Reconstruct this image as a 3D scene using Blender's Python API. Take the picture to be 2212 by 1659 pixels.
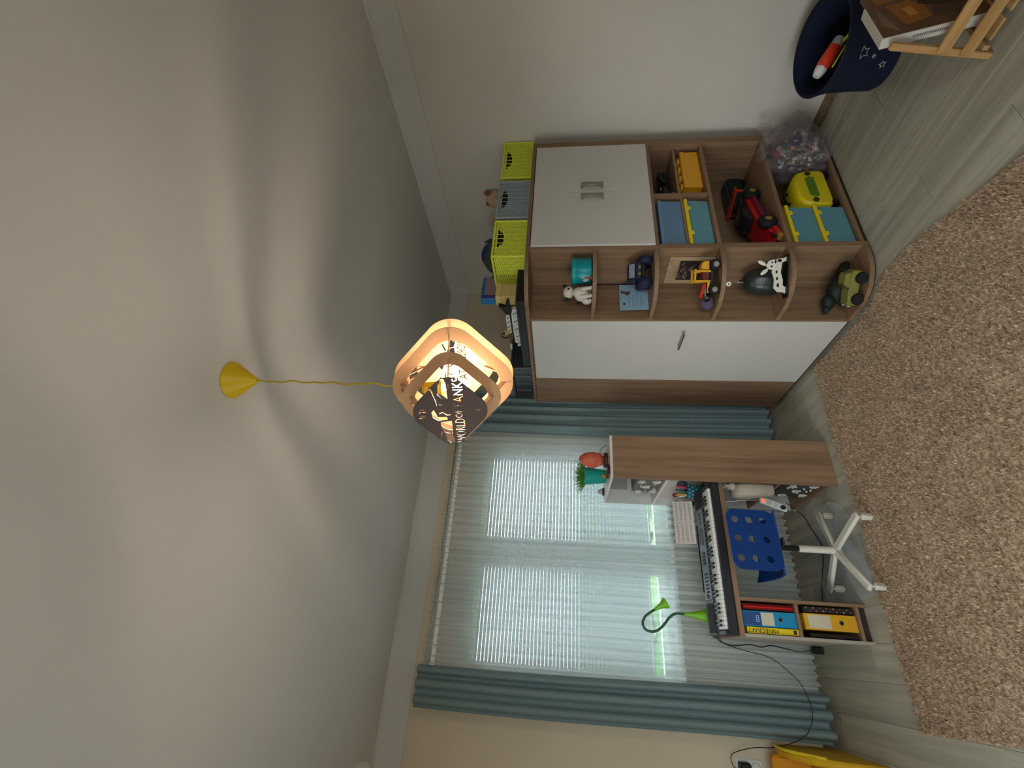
import bpy, bmesh, math, random
from mathutils import Matrix, Vector, Euler, noise
random.seed(7)
for o in list(bpy.data.objects): bpy.data.objects.remove(o)
SC = bpy.context.scene
COL = SC.collection
R = math.radians

# ------------------------------------------------------------------ camera
# the photograph was taken with the phone on its side: the room's "up" points to the left of the frame
cd = bpy.data.cameras.new('camera'); cam = bpy.data.objects.new('camera', cd); COL.objects.link(cam)
yaw, pitch, roll, FPX = 0.512777, 0.110784, -0.017083, 1021.6
fwd = Vector((math.sin(yaw)*math.cos(pitch), math.cos(yaw)*math.cos(pitch), math.sin(pitch)))
r0 = Vector((math.cos(yaw), -math.sin(yaw), 0)); d0 = fwd.cross(r0)
rr = r0*math.cos(roll) + d0*math.sin(roll); dd = d0*math.cos(roll) - r0*math.sin(roll)
cam.matrix_world = Matrix(((dd.x, rr.x, -fwd.x, 0), (dd.y, rr.y, -fwd.y, 0), (dd.z, rr.z, -fwd.z, 1.8), (0, 0, 0, 1)))
cd.sensor_fit = 'HORIZONTAL'; cd.sensor_width = 36; cd.lens = FPX/2212*36; cd.clip_start = 0.02
SC.camera = cam
# ------------------------------------------------------------------ light
SKY_STRENGTH = 7.2
BULB_STRENGTH = 270.0
EXPOSURE = 0.12
w = bpy.data.worlds.new('overcast_sky'); SC.world = w; w.use_nodes = True
bg = w.node_tree.nodes['Background']; bg.inputs[0].default_value = (0.88, 0.95, 1.0, 1); bg.inputs[1].default_value = SKY_STRENGTH
pl = bpy.data.lights.new('window_portal', 'AREA'); pl.shape = 'RECTANGLE'; pl.size = 1.9; pl.size_y = 1.75
pl.cycles.is_portal = True
po = bpy.data.objects.new('window_portal', pl); COL.objects.link(po); po.location = (0.71, 4.36, 1.79); po.rotation_euler = (R(-90), 0, 0)
pl2 = bpy.data.lights.new('left_fill_portal', 'AREA'); pl2.shape = 'RECTANGLE'; pl2.size = 1.9; pl2.size_y = 1.75; pl2.cycles.is_portal = True  # portal for the added fill opening in the left wall
po2 = bpy.data.objects.new('left_fill_portal', pl2); COL.objects.link(po2); po2.location = (-1.84, 1.55, 1.55); po2.rotation_euler = (0, R(-90), 0)
pl3 = bpy.data.lights.new('front_fill_portal', 'AREA'); pl3.shape = 'RECTANGLE'; pl3.size = 2.0; pl3.size_y = 1.9; pl3.cycles.is_portal = True  # portal for the added fill opening behind the camera
po3 = bpy.data.objects.new('front_fill_portal', pl3); COL.objects.link(po3); po3.location = (-.40, -1.34, 1.55); po3.rotation_euler = (R(90), 0, 0)
vs = SC.view_settings
vs.view_transform = 'Standard'; vs.look = 'None'; vs.exposure = EXPOSURE; vs.gamma = 1.0; vs.use_curve_mapping = False
SC.display_settings.display_device = 'sRGB'
cy = SC.cycles
cy.max_bounces = 14; cy.diffuse_bounces = 7; cy.transparent_max_bounces = 24; cy.transmission_bounces = 8
cy.use_denoising = True; cy.sample_clamp_indirect = 6.0; cy.caustics_reflective = False; cy.caustics_refractive = False

# ------------------------------------------------------------------ helpers
def lin(c):
    return tuple((v/255/12.92 if v/255 <= 0.04045 else ((v/255+0.055)/1.055)**2.4) for v in c)
MATS = {}
def mat(name, rgb, rough=0.55, metal=0.0, var=0.06, scale=9.0, bump=0.0, bscale=120.0, spec=0.35, emit=None, estr=0.0, alpha=1.0, trans=0.0):
    """plain procedural surface: a base colour with a soft noise variation and an optional fine relief"""
    if name in MATS: return MATS[name]
    m = bpy.data.materials.new(name); m.use_nodes = True; nt = m.node_tree; b = nt.nodes['Principled BSDF']
    c = lin(rgb)
    b.inputs['Roughness'].default_value = rough; b.inputs['Metallic'].default_value = metal
    b.inputs['Specular IOR Level'].default_value = spec
    tc = nt.nodes.new('ShaderNodeTexCoord')
    if var > 0:
        n = nt.nodes.new('ShaderNodeTexNoise'); n.inputs['Scale'].default_value = scale; n.inputs['Detail'].default_value = 4
        nt.links.new(tc.outputs['Object'], n.inputs['Vector'])
        mx = nt.nodes.new('ShaderNodeMix'); mx.data_type = 'RGBA'
        mx.inputs[6].default_value = (*[max(0, v*(1-var*2)) for v in c], 1); mx.inputs[7].default_value = (*[min(1, v*(1+var*2)) for v in c], 1)
        nt.links.new(n.outputs['Fac'], mx.inputs[0]); nt.links.new(mx.outputs[2], b.inputs['Base Color'])
    else:
        b.inputs['Base Color'].default_value = (*c, 1)
    if bump > 0:
        n2 = nt.nodes.new('ShaderNodeTexNoise'); n2.inputs['Scale'].default_value = bscale
        nt.links.new(tc.outputs['Object'], n2.inputs['Vector'])
        bp = nt.nodes.new('ShaderNodeBump'); bp.inputs['Strength'].default_value = bump; bp.inputs['Distance'].default_value = 0.004
        nt.links.new(n2.outputs['Fac'], bp.inputs['Height']); nt.links.new(bp.outputs[0], b.inputs['Normal'])
    if emit: b.inputs['Emission Color'].default_value = (*lin(emit), 1); b.inputs['Emission Strength'].default_value = estr
    if alpha < 1: b.inputs['Alpha'].default_value = alpha
    if trans > 0: b.inputs['Transmission Weight'].default_value = trans
    MATS[name] = m; return m
def wood(name, dark, light, axis='z', rough=0.5, fine=1.0, rnd=0.0):
    if name in MATS: return MATS[name]
    m = bpy.data.materials.new(name); m.use_nodes = True; nt = m.node_tree; b = nt.nodes['Principled BSDF']
    tc = nt.nodes.new('ShaderNodeTexCoord'); mp = nt.nodes.new('ShaderNodeMapping')
    s = [26*fine, 26*fine, 26*fine]; s['xyz'.index(axis)] = 1.3*fine; mp.inputs['Scale'].default_value = s
    nt.links.new(tc.outputs['Object'], mp.inputs['Vector'])
    oi = nt.nodes.new('ShaderNodeObjectInfo')
    ad = nt.nodes.new('ShaderNodeVectorMath'); ad.operation = 'ADD'
    sc = nt.nodes.new('ShaderNodeVectorMath'); sc.operation = 'SCALE'; sc.inputs[0].default_value = (37, 91, 53)
    nt.links.new(oi.outputs['Random'], sc.inputs['Scale']); nt.links.new(mp.outputs[0], ad.inputs[0]); nt.links.new(sc.outputs[0], ad.inputs[1])
    n = nt.nodes.new('ShaderNodeTexNoise'); n.inputs['Scale'].default_value = 1.0; n.inputs['Detail'].default_value = 6; n.inputs['Roughness'].default_value = 0.62
    nt.links.new(ad.outputs[0], n.inputs['Vector'])
    cr = nt.nodes.new('ShaderNodeValToRGB'); cr.color_ramp.elements[0].position = 0.32; cr.color_ramp.elements[1].position = 0.70
    cr.color_ramp.elements[0].color = (*lin(dark), 1); cr.color_ramp.elements[1].color = (*lin(light), 1)
    nt.links.new(n.outputs['Fac'], cr.inputs[0])
    out = cr.outputs[0]
    if rnd > 0:
        hs = nt.nodes.new('ShaderNodeHueSaturation'); mr = nt.nodes.new('ShaderNodeMapRange')
        mr.inputs['To Min'].default_value = 1-rnd; mr.inputs['To Max'].default_value = 1+rnd
        nt.links.new(oi.outputs['Random'], mr.inputs['Value']); nt.links.new(mr.outputs[0], hs.inputs['Value']); nt.links.new(out, hs.inputs['Color']); out = hs.outputs[0]
    nt.links.new(out, b.inputs['Base Color'])
    b.inputs['Roughness'].default_value = rough; b.inputs['Specular IOR Level'].default_value = 0.3
    MATS[name] = m; return m

class MB:
    """collects simple shapes and links them as ONE mesh object"""
    def __init__(s): s.bm = bmesh.new()
    def _add(s, b2, M=None):
        if M is not None: bmesh.ops.transform(b2, matrix=M, verts=b2.verts)
        me = bpy.data.meshes.new('t'); b2.to_mesh(me); b2.free(); s.bm.from_mesh(me); bpy.data.meshes.remove(me); return s
    def raw(s, v, f, M=None):
        b2 = bmesh.new(); vs_ = [b2.verts.new(p) for p in v]
        for q in f:
            try: b2.faces.new([vs_[i] for i in q])
            except ValueError: pass
        return s._add(b2, M)
    def box(s, x0, x1, y0, y1, z0, z1, bev=0.0, M=None, seg=1):
        b2 = bmesh.new()
        T = Matrix.Translation(((x0+x1)/2, (y0+y1)/2, (z0+z1)/2)) @ Matrix.Diagonal((abs(x1-x0), abs(y1-y0), abs(z1-z0), 1))
        bmesh.ops.create_cube(b2, size=1.0, matrix=T)
        if bev > 0: bmesh.ops.bevel(b2, geom=list(b2.edges), offset=bev, segments=seg, affect='EDGES', profile=0.5)
        return s._add(b2, M)
    def bar(s, p0, p1, w, h, bev=0.0, up=(0, 0, 1)):
        p0 = Vector(p0); p1 = Vector(p1); d = p1-p0; L = d.length; z = d.normalized(); u = Vector(up)
        if abs(z.dot(u)) > 0.98: u = Vector((0, 1, 0))
        x = u.cross(z).normalized(); y = z.cross(x)
        M = Matrix(((x.x, y.x, z.x, p0.x), (x.y, y.y, z.y, p0.y), (x.z, y.z, z.z, p0.z), (0, 0, 0, 1)))
        return s.box(-w/2, w/2, -h/2, h/2, 0, L, bev, M)
    def cyl(s, p0, p1, r, r2=None, n=20, caps=True):
        p0 = Vector(p0); p1 = Vector(p1); d = p1-p0
        b2 = bmesh.new(); bmesh.ops.create_cone(b2, cap_ends=caps, segments=n, radius1=r, radius2=r if r2 is None else r2, depth=d.length)
        return s._add(b2, Matrix.Translation((p0+p1)/2) @ d.to_track_quat('Z', 'Y').to_matrix().to_4x4())
    def ball(s, c, r, n=16, M=None):
        if not hasattr(r, '__len__'): r = (r, r, r)
        b2 = bmesh.new(); bmesh.ops.create_uvsphere(b2, u_segments=n, v_segments=max(6, n*2//3), radius=1)
        T = Matrix.Translation(c) @ (M if M is not None else Matrix.Identity(4)) @ Matrix.Diagonal((*r, 1))
        return s._add(b2, T)
    def lathe(s, prof, n=28, M=None, close=False):
        v = []; f = []
        for (r, z) in prof:
            for i in range(n):
                a = 2*math.pi*i/n; v.append((r*math.cos(a), r*math.sin(a), z))
        for k in range(len(prof)-1):
            for i in range(n):
                j = (i+1) % n; f.append((k*n+i, k*n+j, (k+1)*n+j, (k+1)*n+i))
        if close: f.append(tuple(range(n-1, -1, -1))); f.append(tuple(range((len(prof)-1)*n, len(prof)*n)))
        return s.raw(v, f, M)
    def prism(s, poly, t0, t1, M=None, bev=0.0):
        """poly in local x,z; thickness along local y from t0 to t1"""
        n = len(poly); v = [(x, t0, z) for x, z in poly]+[(x, t1, z) for x, z in poly]
        f = [tuple(range(n)), tuple(range(2*n-1, n-1, -1))]+[(i, n+i, n+(i+1) % n, (i+1) % n) for i in range(n)]
        b2 = bmesh.new(); vs_ = [b2.verts.new(p) for p in v]
        for q in f: b2.faces.new([vs_[i] for i in q])
        bmesh.ops.recalc_face_normals(b2, faces=b2.faces)
        if bev > 0: bmesh.ops.bevel(b2, geom=list(b2.edges), offset=bev, segments=1, affect='EDGES')
        return s._add(b2, M)
    def plan(s, poly, z0, z1):
        """poly in x,y; thickness in z"""
        M = Matrix(((1, 0, 0, 0), (0, 0, 1, 0), (0, 1, 0, 0), (0, 0, 0, 1)))
        return s.prism(poly, z0, z1, M)
    def tube(s, pts, r, n=8, caps=True):
        pts = [Vector(p) for p in pts]; v = []; f = []; N = len(pts)
        prev = None
        for i, p in enumerate(pts):
            d = (pts[min(i+1, N-1)]-pts[max(i-1, 0)]).normalized()
            if prev is None: u = d.orthogonal().normalized()
            else: u = (prev-d*prev.dot(d)).normalized()
            prev = u; b = d.cross(u); rad = r[i] if hasattr(r, '__len__') else r
            for k in range(n):
                a = 2*math.pi*k/n; v.append(p+u*rad*math.cos(a)+b*rad*math.sin(a))
        for i in range(N-1):
            for k in range(n):
                j = (k+1) % n; f.append((i*n+k, i*n+j, (i+1)*n+j, (i+1)*n+k))
        if caps: f.append(tuple(range(n-1, -1, -1))); f.append(tuple(range((N-1)*n, N*n)))
        return s.raw(v, f)
    def sheet(s, nu, nv, fn, thick=0.0):
        v = []; f = []
        for j in range(nv+1):
            for i in range(nu+1): v.append(fn(i/nu, j/nv))
        for j in range(nv):
            for i in range(nu):
                a = j*(nu+1)+i; f.append((a, a+1, a+nu+2, a+nu+1))
        b2 = bmesh.new(); vs_ = [b2.verts.new(p) for p in v]
        for q in f: b2.faces.new([vs_[i] for i in q])
        if thick: 
            bmesh.ops.recalc_face_normals(b2, faces=b2.faces)
            bmesh.ops.solidify(b2, geom=list(b2.faces), thickness=thick)
        return s._add(b2)
    def build(s, name, m, parent=None, smooth=40, recalc=True):
        if recalc: bmesh.ops.recalc_face_normals(s.bm, faces=s.bm.faces)
        me = bpy.data.meshes.new(name); s.bm.to_mesh(me); s.bm.free()
        if smooth:
            me.polygons.foreach_set('use_smooth', [True]*len(me.polygons)); me.set_sharp_from_angle(angle=R(smooth))
        me.materials.append(m)
        o = bpy.data.objects.new(name, me); COL.objects.link(o)
        if parent: o.parent = parent
        return o
def tag(o, label=None, cat=None, group=None, kind=None):
    if label: o['label'] = label
    if cat: o['category'] = cat
    if group: o['group'] = group
    if kind: o['kind'] = kind
    return o
def thing(name, label, cat, loc=(0, 0, 0), rz=0.0, group=None):
    o = bpy.data.objects.new(name, None); COL.objects.link(o); o.empty_display_size = 0.05
    o.location = loc; o.rotation_euler = (0, 0, rz); return tag(o, label, cat, group)
def link(name, me, parent, loc=(0, 0, 0), rot=(0, 0, 0)):
    o = bpy.data.objects.new(name, me); COL.objects.link(o); o.parent = parent; o.location = loc; o.rotation_euler = rot; return o
def arc(cx, cz, r, a0, a1, n):
    return [(cx+r*math.cos(R(a0+(a1-a0)*i/n)), cz+r*math.sin(R(a0+(a1-a0)*i/n))) for i in range(n+1)]
def rrect(x0, x1, z0, z1, r, n=5):
    return arc(x1-r, z0+r, r, -90, 0, n)+arc(x1-r, z1-r, r, 0, 90, n)+arc(x0+r, z1-r, r, 90, 180, n)+arc(x0+r, z0+r, r, 180, 270, n)
def smoothpath(pts, n=8):
    P = [Vector(p) for p in pts]; out = []
    for i in range(len(P)-1):
        a = P[max(i-1, 0)]; b = P[i]; c = P[i+1]; d = P[min(i+2, len(P)-1)]
        for k in range(n):
            t = k/n; out.append(0.5*((2*b)+(c-a)*t+(2*a-5*b+4*c-d)*t*t+(3*b-a-3*c+d)*t**3))
    out.append(P[-1]); return out
def star(r, ri=0.45, rot=90):
    return [((r if i % 2 == 0 else r*ri)*math.cos(R(rot+36*i)), (r if i % 2 == 0 else r*ri)*math.sin(R(rot+36*i))) for i in range(10)]
def frame_M(origin, x, z):
    """matrix whose local x, z run along the given directions (local y = z cross x)"""
    x = Vector(x).normalized(); z = Vector(z).normalized(); y = z.cross(x)
    return Matrix(((x.x, y.x, z.x, origin[0]), (x.y, y.y, z.y, origin[1]), (x.z, y.z, z.z, origin[2]), (0, 0, 0, 1)))
def text_obj(name, s, size, m, parent, M, ext=0.0006, align='CENTER', sx=1.0):
    cu = bpy.data.curves.new(name, 'FONT'); cu.body = s; cu.size = size; cu.extrude = ext; cu.align_x = align; cu.align_y = 'CENTER'; cu.resolution_u = 3
    t = bpy.data.objects.new(name+'_c', cu); COL.objects.link(t); bpy.context.view_layer.update()
    me = bpy.data.meshes.new_from_object(t.evaluated_get(bpy.context.evaluated_depsgraph_get())); bpy.data.objects.remove(t)
    me.transform(M @ Matrix.Diagonal((sx, 1, 1, 1))); me.materials.clear(); me.materials.append(m)
    o = bpy.data.objects.new(name, me); COL.objects.link(o)
    if parent: o.parent = parent
    return o

# ------------------------------------------------------------------ materials
PLASTER = mat('ceiling_plaster', (214, 212, 209), 0.9, var=0.02, scale=3, bump=0.15, bscale=260)
WALLR = mat('wall_paint_grey_cream', (218, 211, 201), 0.9, var=0.02, scale=3, bump=0.15, bscale=260)
WALLB = mat('wall_paint_beige', (224, 208, 182), 0.9, var=0.03, scale=3, bump=0.15, bscale=260)
OAK_Z = wood('oak_laminate_upright', (120, 92, 70), (152, 121, 93), 'z')
OAK_X = wood('oak_laminate_level', (120, 92, 70), (152, 121, 93), 'x')
OAK_Y = wood('oak_laminate_deep', (120, 92, 70), (152, 121, 93), 'y')
WHITE_LAM = mat('white_laminate', (208, 202, 195), 0.42, var=0.015, scale=2)
WHITE = mat('white_plastic', (226, 226, 222), 0.4, var=0.01)
BLACK = mat('black_plastic', (22, 22, 24), 0.4, var=0.05)
DGREY = mat('dark_grey_plastic', (48, 50, 54), 0.45, var=0.05)
CHROME = mat('brushed_steel', (170, 170, 170), 0.35, metal=1.0, var=0.03)
YEL = mat('yellow_plastic', (222, 178, 24), 0.4, var=0.03)
YEL2 = mat('lemon_plastic', (232, 206, 40), 0.4, var=0.03)
RED = mat('red_plastic', (190, 30, 34), 0.35, var=0.05)
LIGHTWOOD = wood('pale_pine', (176, 132, 82), (206, 164, 110), 'z', fine=0.7)
# ------------------------------------------------------------------ room shell
X0, X1, Y0, Y1, ZC = -1.75, 3.456, -1.25, 4.083, 3.06
WX0, WX1, WZ0, WZ1 = -0.20, 1.66, 0.95, 2.62          # window opening
FL = wood('grey_oak_floor', (156, 150, 132), (192, 186, 168), 'y', 0.38, 0.7, 0.07)
floor = tag(MB().box(X0-.1, X1+.1, Y0-.1, Y1+.3, -.16, -.012).build('floor', mat('screed', (70, 66, 60), 0.8), smooth=0), kind='structure')
plank_me = {}
def plank_mesh(L):
    if L not in plank_me:
        o = MB().box(-.0955, .0955, 0, L-.0015, -.012, 0, .0012).build('plank', FL, smooth=0)
        plank_me[L] = o.data; bpy.data.objects.remove(o)
    return plank_me[L]
x = X0+.096; k = 0
while x < X1+.05:
    y = Y0; first = True
    while y < Y1-.01:
        L = round((0.45+0.27*(k % 4)) if first else 1.285, 3); first = False
        L = round(min(L, Y1-y), 3); link('plank', plank_mesh(L), floor, (x, y, 0)); y += L
    x += 0.192; k += 1
def wall(name, m, boxes):
    b = MB()
    for q in boxes: b.box(*q)
    return tag(b.build(name, m, smooth=0), kind='structure')
wall('wall_back', WALLB, [(X0-.1, WX0, Y1, Y1+.3, -.16, ZC), (WX1, X1+.1, Y1, Y1+.3, -.16, ZC), (WX0, WX1, Y1, Y1+.3, -.16, WZ0), (WX0, WX1, Y1, Y1+.3, WZ1, ZC)])
wall('wall_right', WALLR, [(X1, X1+.1, Y0-.1, Y1, -.16, ZC)])
VX0, VX1, VZ0, VZ1 = .68, 2.42, .60, 2.50      # added opening in the unseen left wall, lets in sky light as fill
wall('wall_left', WALLR, [(X0-.1, X0, Y0-.1, VX0, -.16, ZC), (X0-.1, X0, VX1, Y1, -.16, ZC), (X0-.1, X0, VX0, VX1, -.16, VZ0), (X0-.1, X0, VX0, VX1, VZ1, ZC)])
UX0, UX1, UZ0, UZ1 = -1.4, .6, .60, 2.50      # another added fill opening, in the unseen wall behind the camera
wall('wall_front', WALLR, [(X0, UX0, Y0-.1, Y0, -.16, ZC), (UX1, X1, Y0-.1, Y0, -.16, ZC), (UX0, UX1, Y0-.1, Y0, -.16, UZ0), (UX0, UX1, Y0-.1, Y0, UZ1, ZC)])
tag(MB().box(X0-.1, X1+.1, Y0-.1, Y1+.3, ZC, ZC+.12).build('ceiling', PLASTER, smooth=0), kind='structure')
# cove moulding: lip at the wall, sloping hollow face, small bead where it meets the ceiling
cove = [(0, -.178), (.012, -.178), (.014, -.166)]+[(.014+.070*math.sin(R(a))**1.2, -.022-.144*(1-math.sin(R(a)))) for a in range(8, 90, 8)]+[(.086, -.020), (.094, -.024), (.101, -.018), (.103, -.008), (.100, 0), (0, 0)]
def run(name, m, prof, kind='x', a=0, b=1, pos=0, sgn=-1, z=ZC):
    mb = MB(); n = len(prof); v = []
    for t in (a, b):
        for (d, h) in prof: v.append((t, pos+sgn*d, z+h) if kind == 'x' else (pos+sgn*d, t, z+h))
    f = [(i, (i+1) % n, n+(i+1) % n, n+i) for i in range(n)]+[tuple(range(n)), tuple(range(2*n-1, n-1, -1))]
    return tag(mb.raw(v, f).build(name, m, smooth=35), kind='structure')
run('trim_1', PLASTER, cove, 'x', X0, X1, Y1)
run('trim_2', PLASTER, cove, 'y', Y0, Y1, X1)
bprof = [(0, 0), (.014, 0), (.014, .045), (.006, .055), (0, .055)]
BBW = wood('baseboard_wood', (108, 88, 66), (136, 112, 86), 'x')
run('baseboard_right', BBW, bprof, 'y', Y0, Y1, X1, z=0)
run('baseboard_back', BBW, bprof, 'x', X0, X1, Y1, z=0)

# ------------------------------------------------------------------ window
win = bpy.data.objects.new('window_1', None); COL.objects.link(win); tag(win, kind='structure')
PVC = mat('white_window_frame', (228, 230, 230), 0.35, var=0.01)
YW = 4.15
b = MB(); t = .055
b.box(WX0, WX0+t, YW, YW+.07, WZ0, WZ1, .004).box(WX1-t, WX1, YW, YW+.07, WZ0, WZ1, .004).box(WX0+t, WX1-t, YW, YW+.07, WZ0, WZ0+t, .004).box(WX0+t, WX1-t, YW, YW+.07, WZ1-t, WZ1, .004)
b.build('window_frame', PVC, win, 25)
GL = bpy.data.materials.new('clear_window_glass'); GL.use_nodes = True
nt = GL.node_tree; nt.nodes.remove(nt.nodes['Principled BSDF'])
tr = nt.nodes.new('ShaderNodeBsdfTransparent'); gs = nt.nodes.new('ShaderNodeBsdfGlossy'); gs.inputs['Roughness'].default_value = 0.02
fr = nt.nodes.new('ShaderNodeFresnel'); fr.inputs['IOR'].default_value = 1.3; ms = nt.nodes.new('ShaderNodeMixShader')
tr.inputs[0].default_value = (0.95, 0.97, 0.96, 1)
nt.links.new(fr.outputs[0], ms.inputs[0]); nt.links.new(tr.outputs[0], ms.inputs[1]); nt.links.new(gs.outputs[0], ms.inputs[2])
nt.links.new(ms.outputs[0], nt.nodes['Material Output'].inputs['Surface'])
for (a, c, ga, gc, hx) in ((WX0+.03, .71, -.098, .590, .672), (.715, WX1-.03, .828, 1.53, .760)):
    z0, z1 = WZ0+.03, WZ1-.03; gz0, gz1 = 1.03, 2.465
    s = MB(); y0, y1 = YW-.02, YW+.05
    s.box(a, ga, y0, y1, z0, z1, .004).box(gc, c, y0, y1, z0, z1, .004).box(ga, gc, y0, y1, z0, gz0, .004).box(ga, gc, y0, y1, gz1, z1, .004)
    so = s.build('sash', PVC, win, 25)
    MB().box(ga, gc, YW+.012, YW+.018, gz0, gz1).build('pane', GL, so, 0)
    h = MB(); h.box(hx-.014, hx+.014, y0-.012, y0, 1.56, 1.63, .003).cyl((hx, y0, 1.595), (hx, y0-.045, 1.595), .009)
    h.bar((hx, y0-.042, 1.60), (hx, y0-.045, 1.47), .018, .012, .003); h.build('handle', WHITE, so)
MB().box(WX0-.06, WX1+.06, Y1-.10, YW, WZ0-.035, WZ0+.002, .006).build('sill', PVC, win, 25)

w2n = bpy.data.objects.new('fill_window_left', None); COL.objects.link(w2n); tag(w2n, kind='structure')  # invented window out of view, brightens the room from the left
b = MB()
for q in ((VX0, VX0+.05, VZ0, VZ1), (VX1-.05, VX1, VZ0, VZ1), (VX0+.05, VX1-.05, VZ0, VZ0+.05), (VX0+.05, VX1-.05, VZ1-.05, VZ1), (1.525, 1.575, VZ0+.05, VZ1-.05)): b.box(X0-.08, X0-.02, q[0], q[1], q[2], q[3], .003)
b.build('window_frame', PVC, w2n, 25)
for (a, c) in ((VX0+.05, 1.525), (1.575, VX1-.05)): MB().box(X0-.055, X0-.05, a, c, VZ0+.05, VZ1-.05).build('pane', GL, w2n, 0)

w3n = bpy.data.objects.new('fill_window_front', None); COL.objects.link(w3n); tag(w3n, kind='structure')  # invented window out of view, brightens what faces the camera
b = MB()
for q in ((UX0, UX0+.05, UZ0, UZ1), (UX1-.05, UX1, UZ0, UZ1), (UX0+.05, UX1-.05, UZ0, UZ0+.05), (UX0+.05, UX1-.05, UZ1-.05, UZ1), (-.425, -.375, UZ0+.05, UZ1-.05)): b.box(q[0], q[1], Y0-.08, Y0-.02, q[2], q[3], .003)
b.build('window_frame', PVC, w3n, 25)
for (a, c) in ((UX0+.05, -.425), (-.375, UX1-.05)): MB().box(a, c, Y0-.055, Y0-.05, UZ0+.05, UZ1-.05).build('pane', GL, w3n, 0)

# venetian blinds: every slat its own part
BL = bpy.data.materials.new('blind_slat_white'); BL.use_nodes = True; nt = BL.node_tree; pb = nt.nodes['Principled BSDF']
pb.inputs['Base Color'].default_value = (*lin((214, 220, 226)), 1); pb.inputs['Roughness'].default_value = 0.35
tl = nt.nodes.new('ShaderNodeBsdfTranslucent'); tl.inputs[0].default_value = (*lin((176, 198, 220)), 1); ms = nt.nodes.new('ShaderNodeMixShader'); ms.inputs[0].default_value = 0.07
nt.links.new(pb.outputs[0], ms.inputs[1]); nt.links.new(tl.outputs[0], ms.inputs[2]); nt.links.new(ms.outputs[0], nt.nodes['Material Output'].inputs['Surface'])
def blind(xa, xb, zb, zt, lab):
    Yb = 4.105; W = xb-xa
    t = thing('venetian_blind', lab, 'blind', ((xa+xb)/2, Yb, zb), group='venetian blinds')
    MB().box(-W/2, W/2, -.018, .018, zt-zb, zt-zb+.03, .003).build('head_rail', PVC, t, 25)
    MB().box(-W/2, W/2, -.013, .013, -.012, 0.0, .003).build('bottom_rail', PVC, t, 25)
    me = None; n = int((zt-zb)/.0285)
    for i in range(n):
        z = .016+i*(zt-zb-.02)/n
        if me is None:
            s = MB(); A = R(72); pr = [(-.0138, 0), (-.007, .0016), (.007, .0016), (.0138, 0)]
            v = []
            for xx in (-W/2, W/2):
                for (u, h) in pr: v.append((xx, u*math.cos(A)-h*math.sin(A), u*math.sin(A)+h*math.cos(A)))
            o = s.raw(v, [(k, k+1, 5+k, 4+k) for k in range(3)]).build('slat', BL, t); me = o.data; o.location = (0, 0, z)
        else: link('slat', me, t, (0, 0, z))
    for cx in (-W*.30, W*.24):
        MB().tube([(cx, -.0145, 0), (cx, -.0145, zt-zb)], .0012, 5).build('ladder_cord', WHITE, t)
blind(-.105, .595, 1.115, 2.475, 'white venetian blind in the left half of the window, veiled by the denser sheer')
blind(.820, 1.535, 1.085, 2.475, 'white venetian blind in the right half of the window, above the potted grass')

# outside: lawn, bushes, seen as green below the blinds
LAWN = mat('lawn_grass', (112, 150, 84), 0.9, var=0.15, scale=3)
tag(MB().box(-30, 34, 6.0, 60, -.5, -.3).build('lawn', LAWN, smooth=0), kind='structure')
tag(MB().box(-40, 44, -40, 6.0, -.5, -.31).build('added_ground', mat('neutral_ground_grey', (140, 136, 130), .9, var=.08, scale=2), smooth=0), kind='structure')  # ground added to dim light from below and keep its bounce neutral
BUSH = mat('bush_leaves', (64, 138, 56), 0.8, var=0.2, scale=14)
for i, (bx, by, bs) in enumerate(((-3.4, 7.6, 1.1), (-.4, 7.4, 1.0), (2.75, 7.5, 1.05), (5.9, 7.9, 1.1), (9.2, 7.8, 1.1))):
    mb = MB(); rnd = random.Random(i)
    for k in range(420):
        d = Vector((rnd.gauss(0, 1), rnd.gauss(0, 1), rnd.gauss(0, 1))).normalized(); p = Vector((d.x*bs*1.25, d.y*bs*.8, max(-.55, d.z*bs*.75)+.35))
        u = Vector((rnd.gauss(0, 1), rnd.gauss(0, 1), rnd.gauss(0, 1))).normalized()*.13; v2 = d.cross(u).normalized()*.09
        mb.raw([p-u, p+v2, p+u, p-v2], [(0, 1, 2, 3)])
    mb.ball((0, 0, .3), (bs*1.1, bs*.68, bs*.62), 14)
    bo = mb.build('garden_bush', BUSH, None, 0, False); bo.location = (bx, by, -.3)
    tag(bo, 'leafy green bush outside, %s' % ('first from the left beyond the window', 'second from the left beyond the window', 'middle one of the five beyond the window', 'second from the right beyond the window', 'first from the right beyond the window')[i], 'bush', 'garden bushes behind the window')

# curtain wire with end ball
t = thing('curtain_rod', 'thin steel curtain rod with a ball end, running above the window', 'curtain rod', (0, 3.965, 2.775))
MB().cyl((-.20, 0, 0), (2.30, 0, 0), .006, n=10).build('rod', CHROME, t)
MB().ball((-.205, 0, 0), .017, 12).build('end_ball', CHROME, t)
for bx in (-.12, 2.2): MB().bar((bx, .0, .0), (bx, Y1-3.965, .0), .012, .012, .002).build('bracket', CHROME, t)

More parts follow.
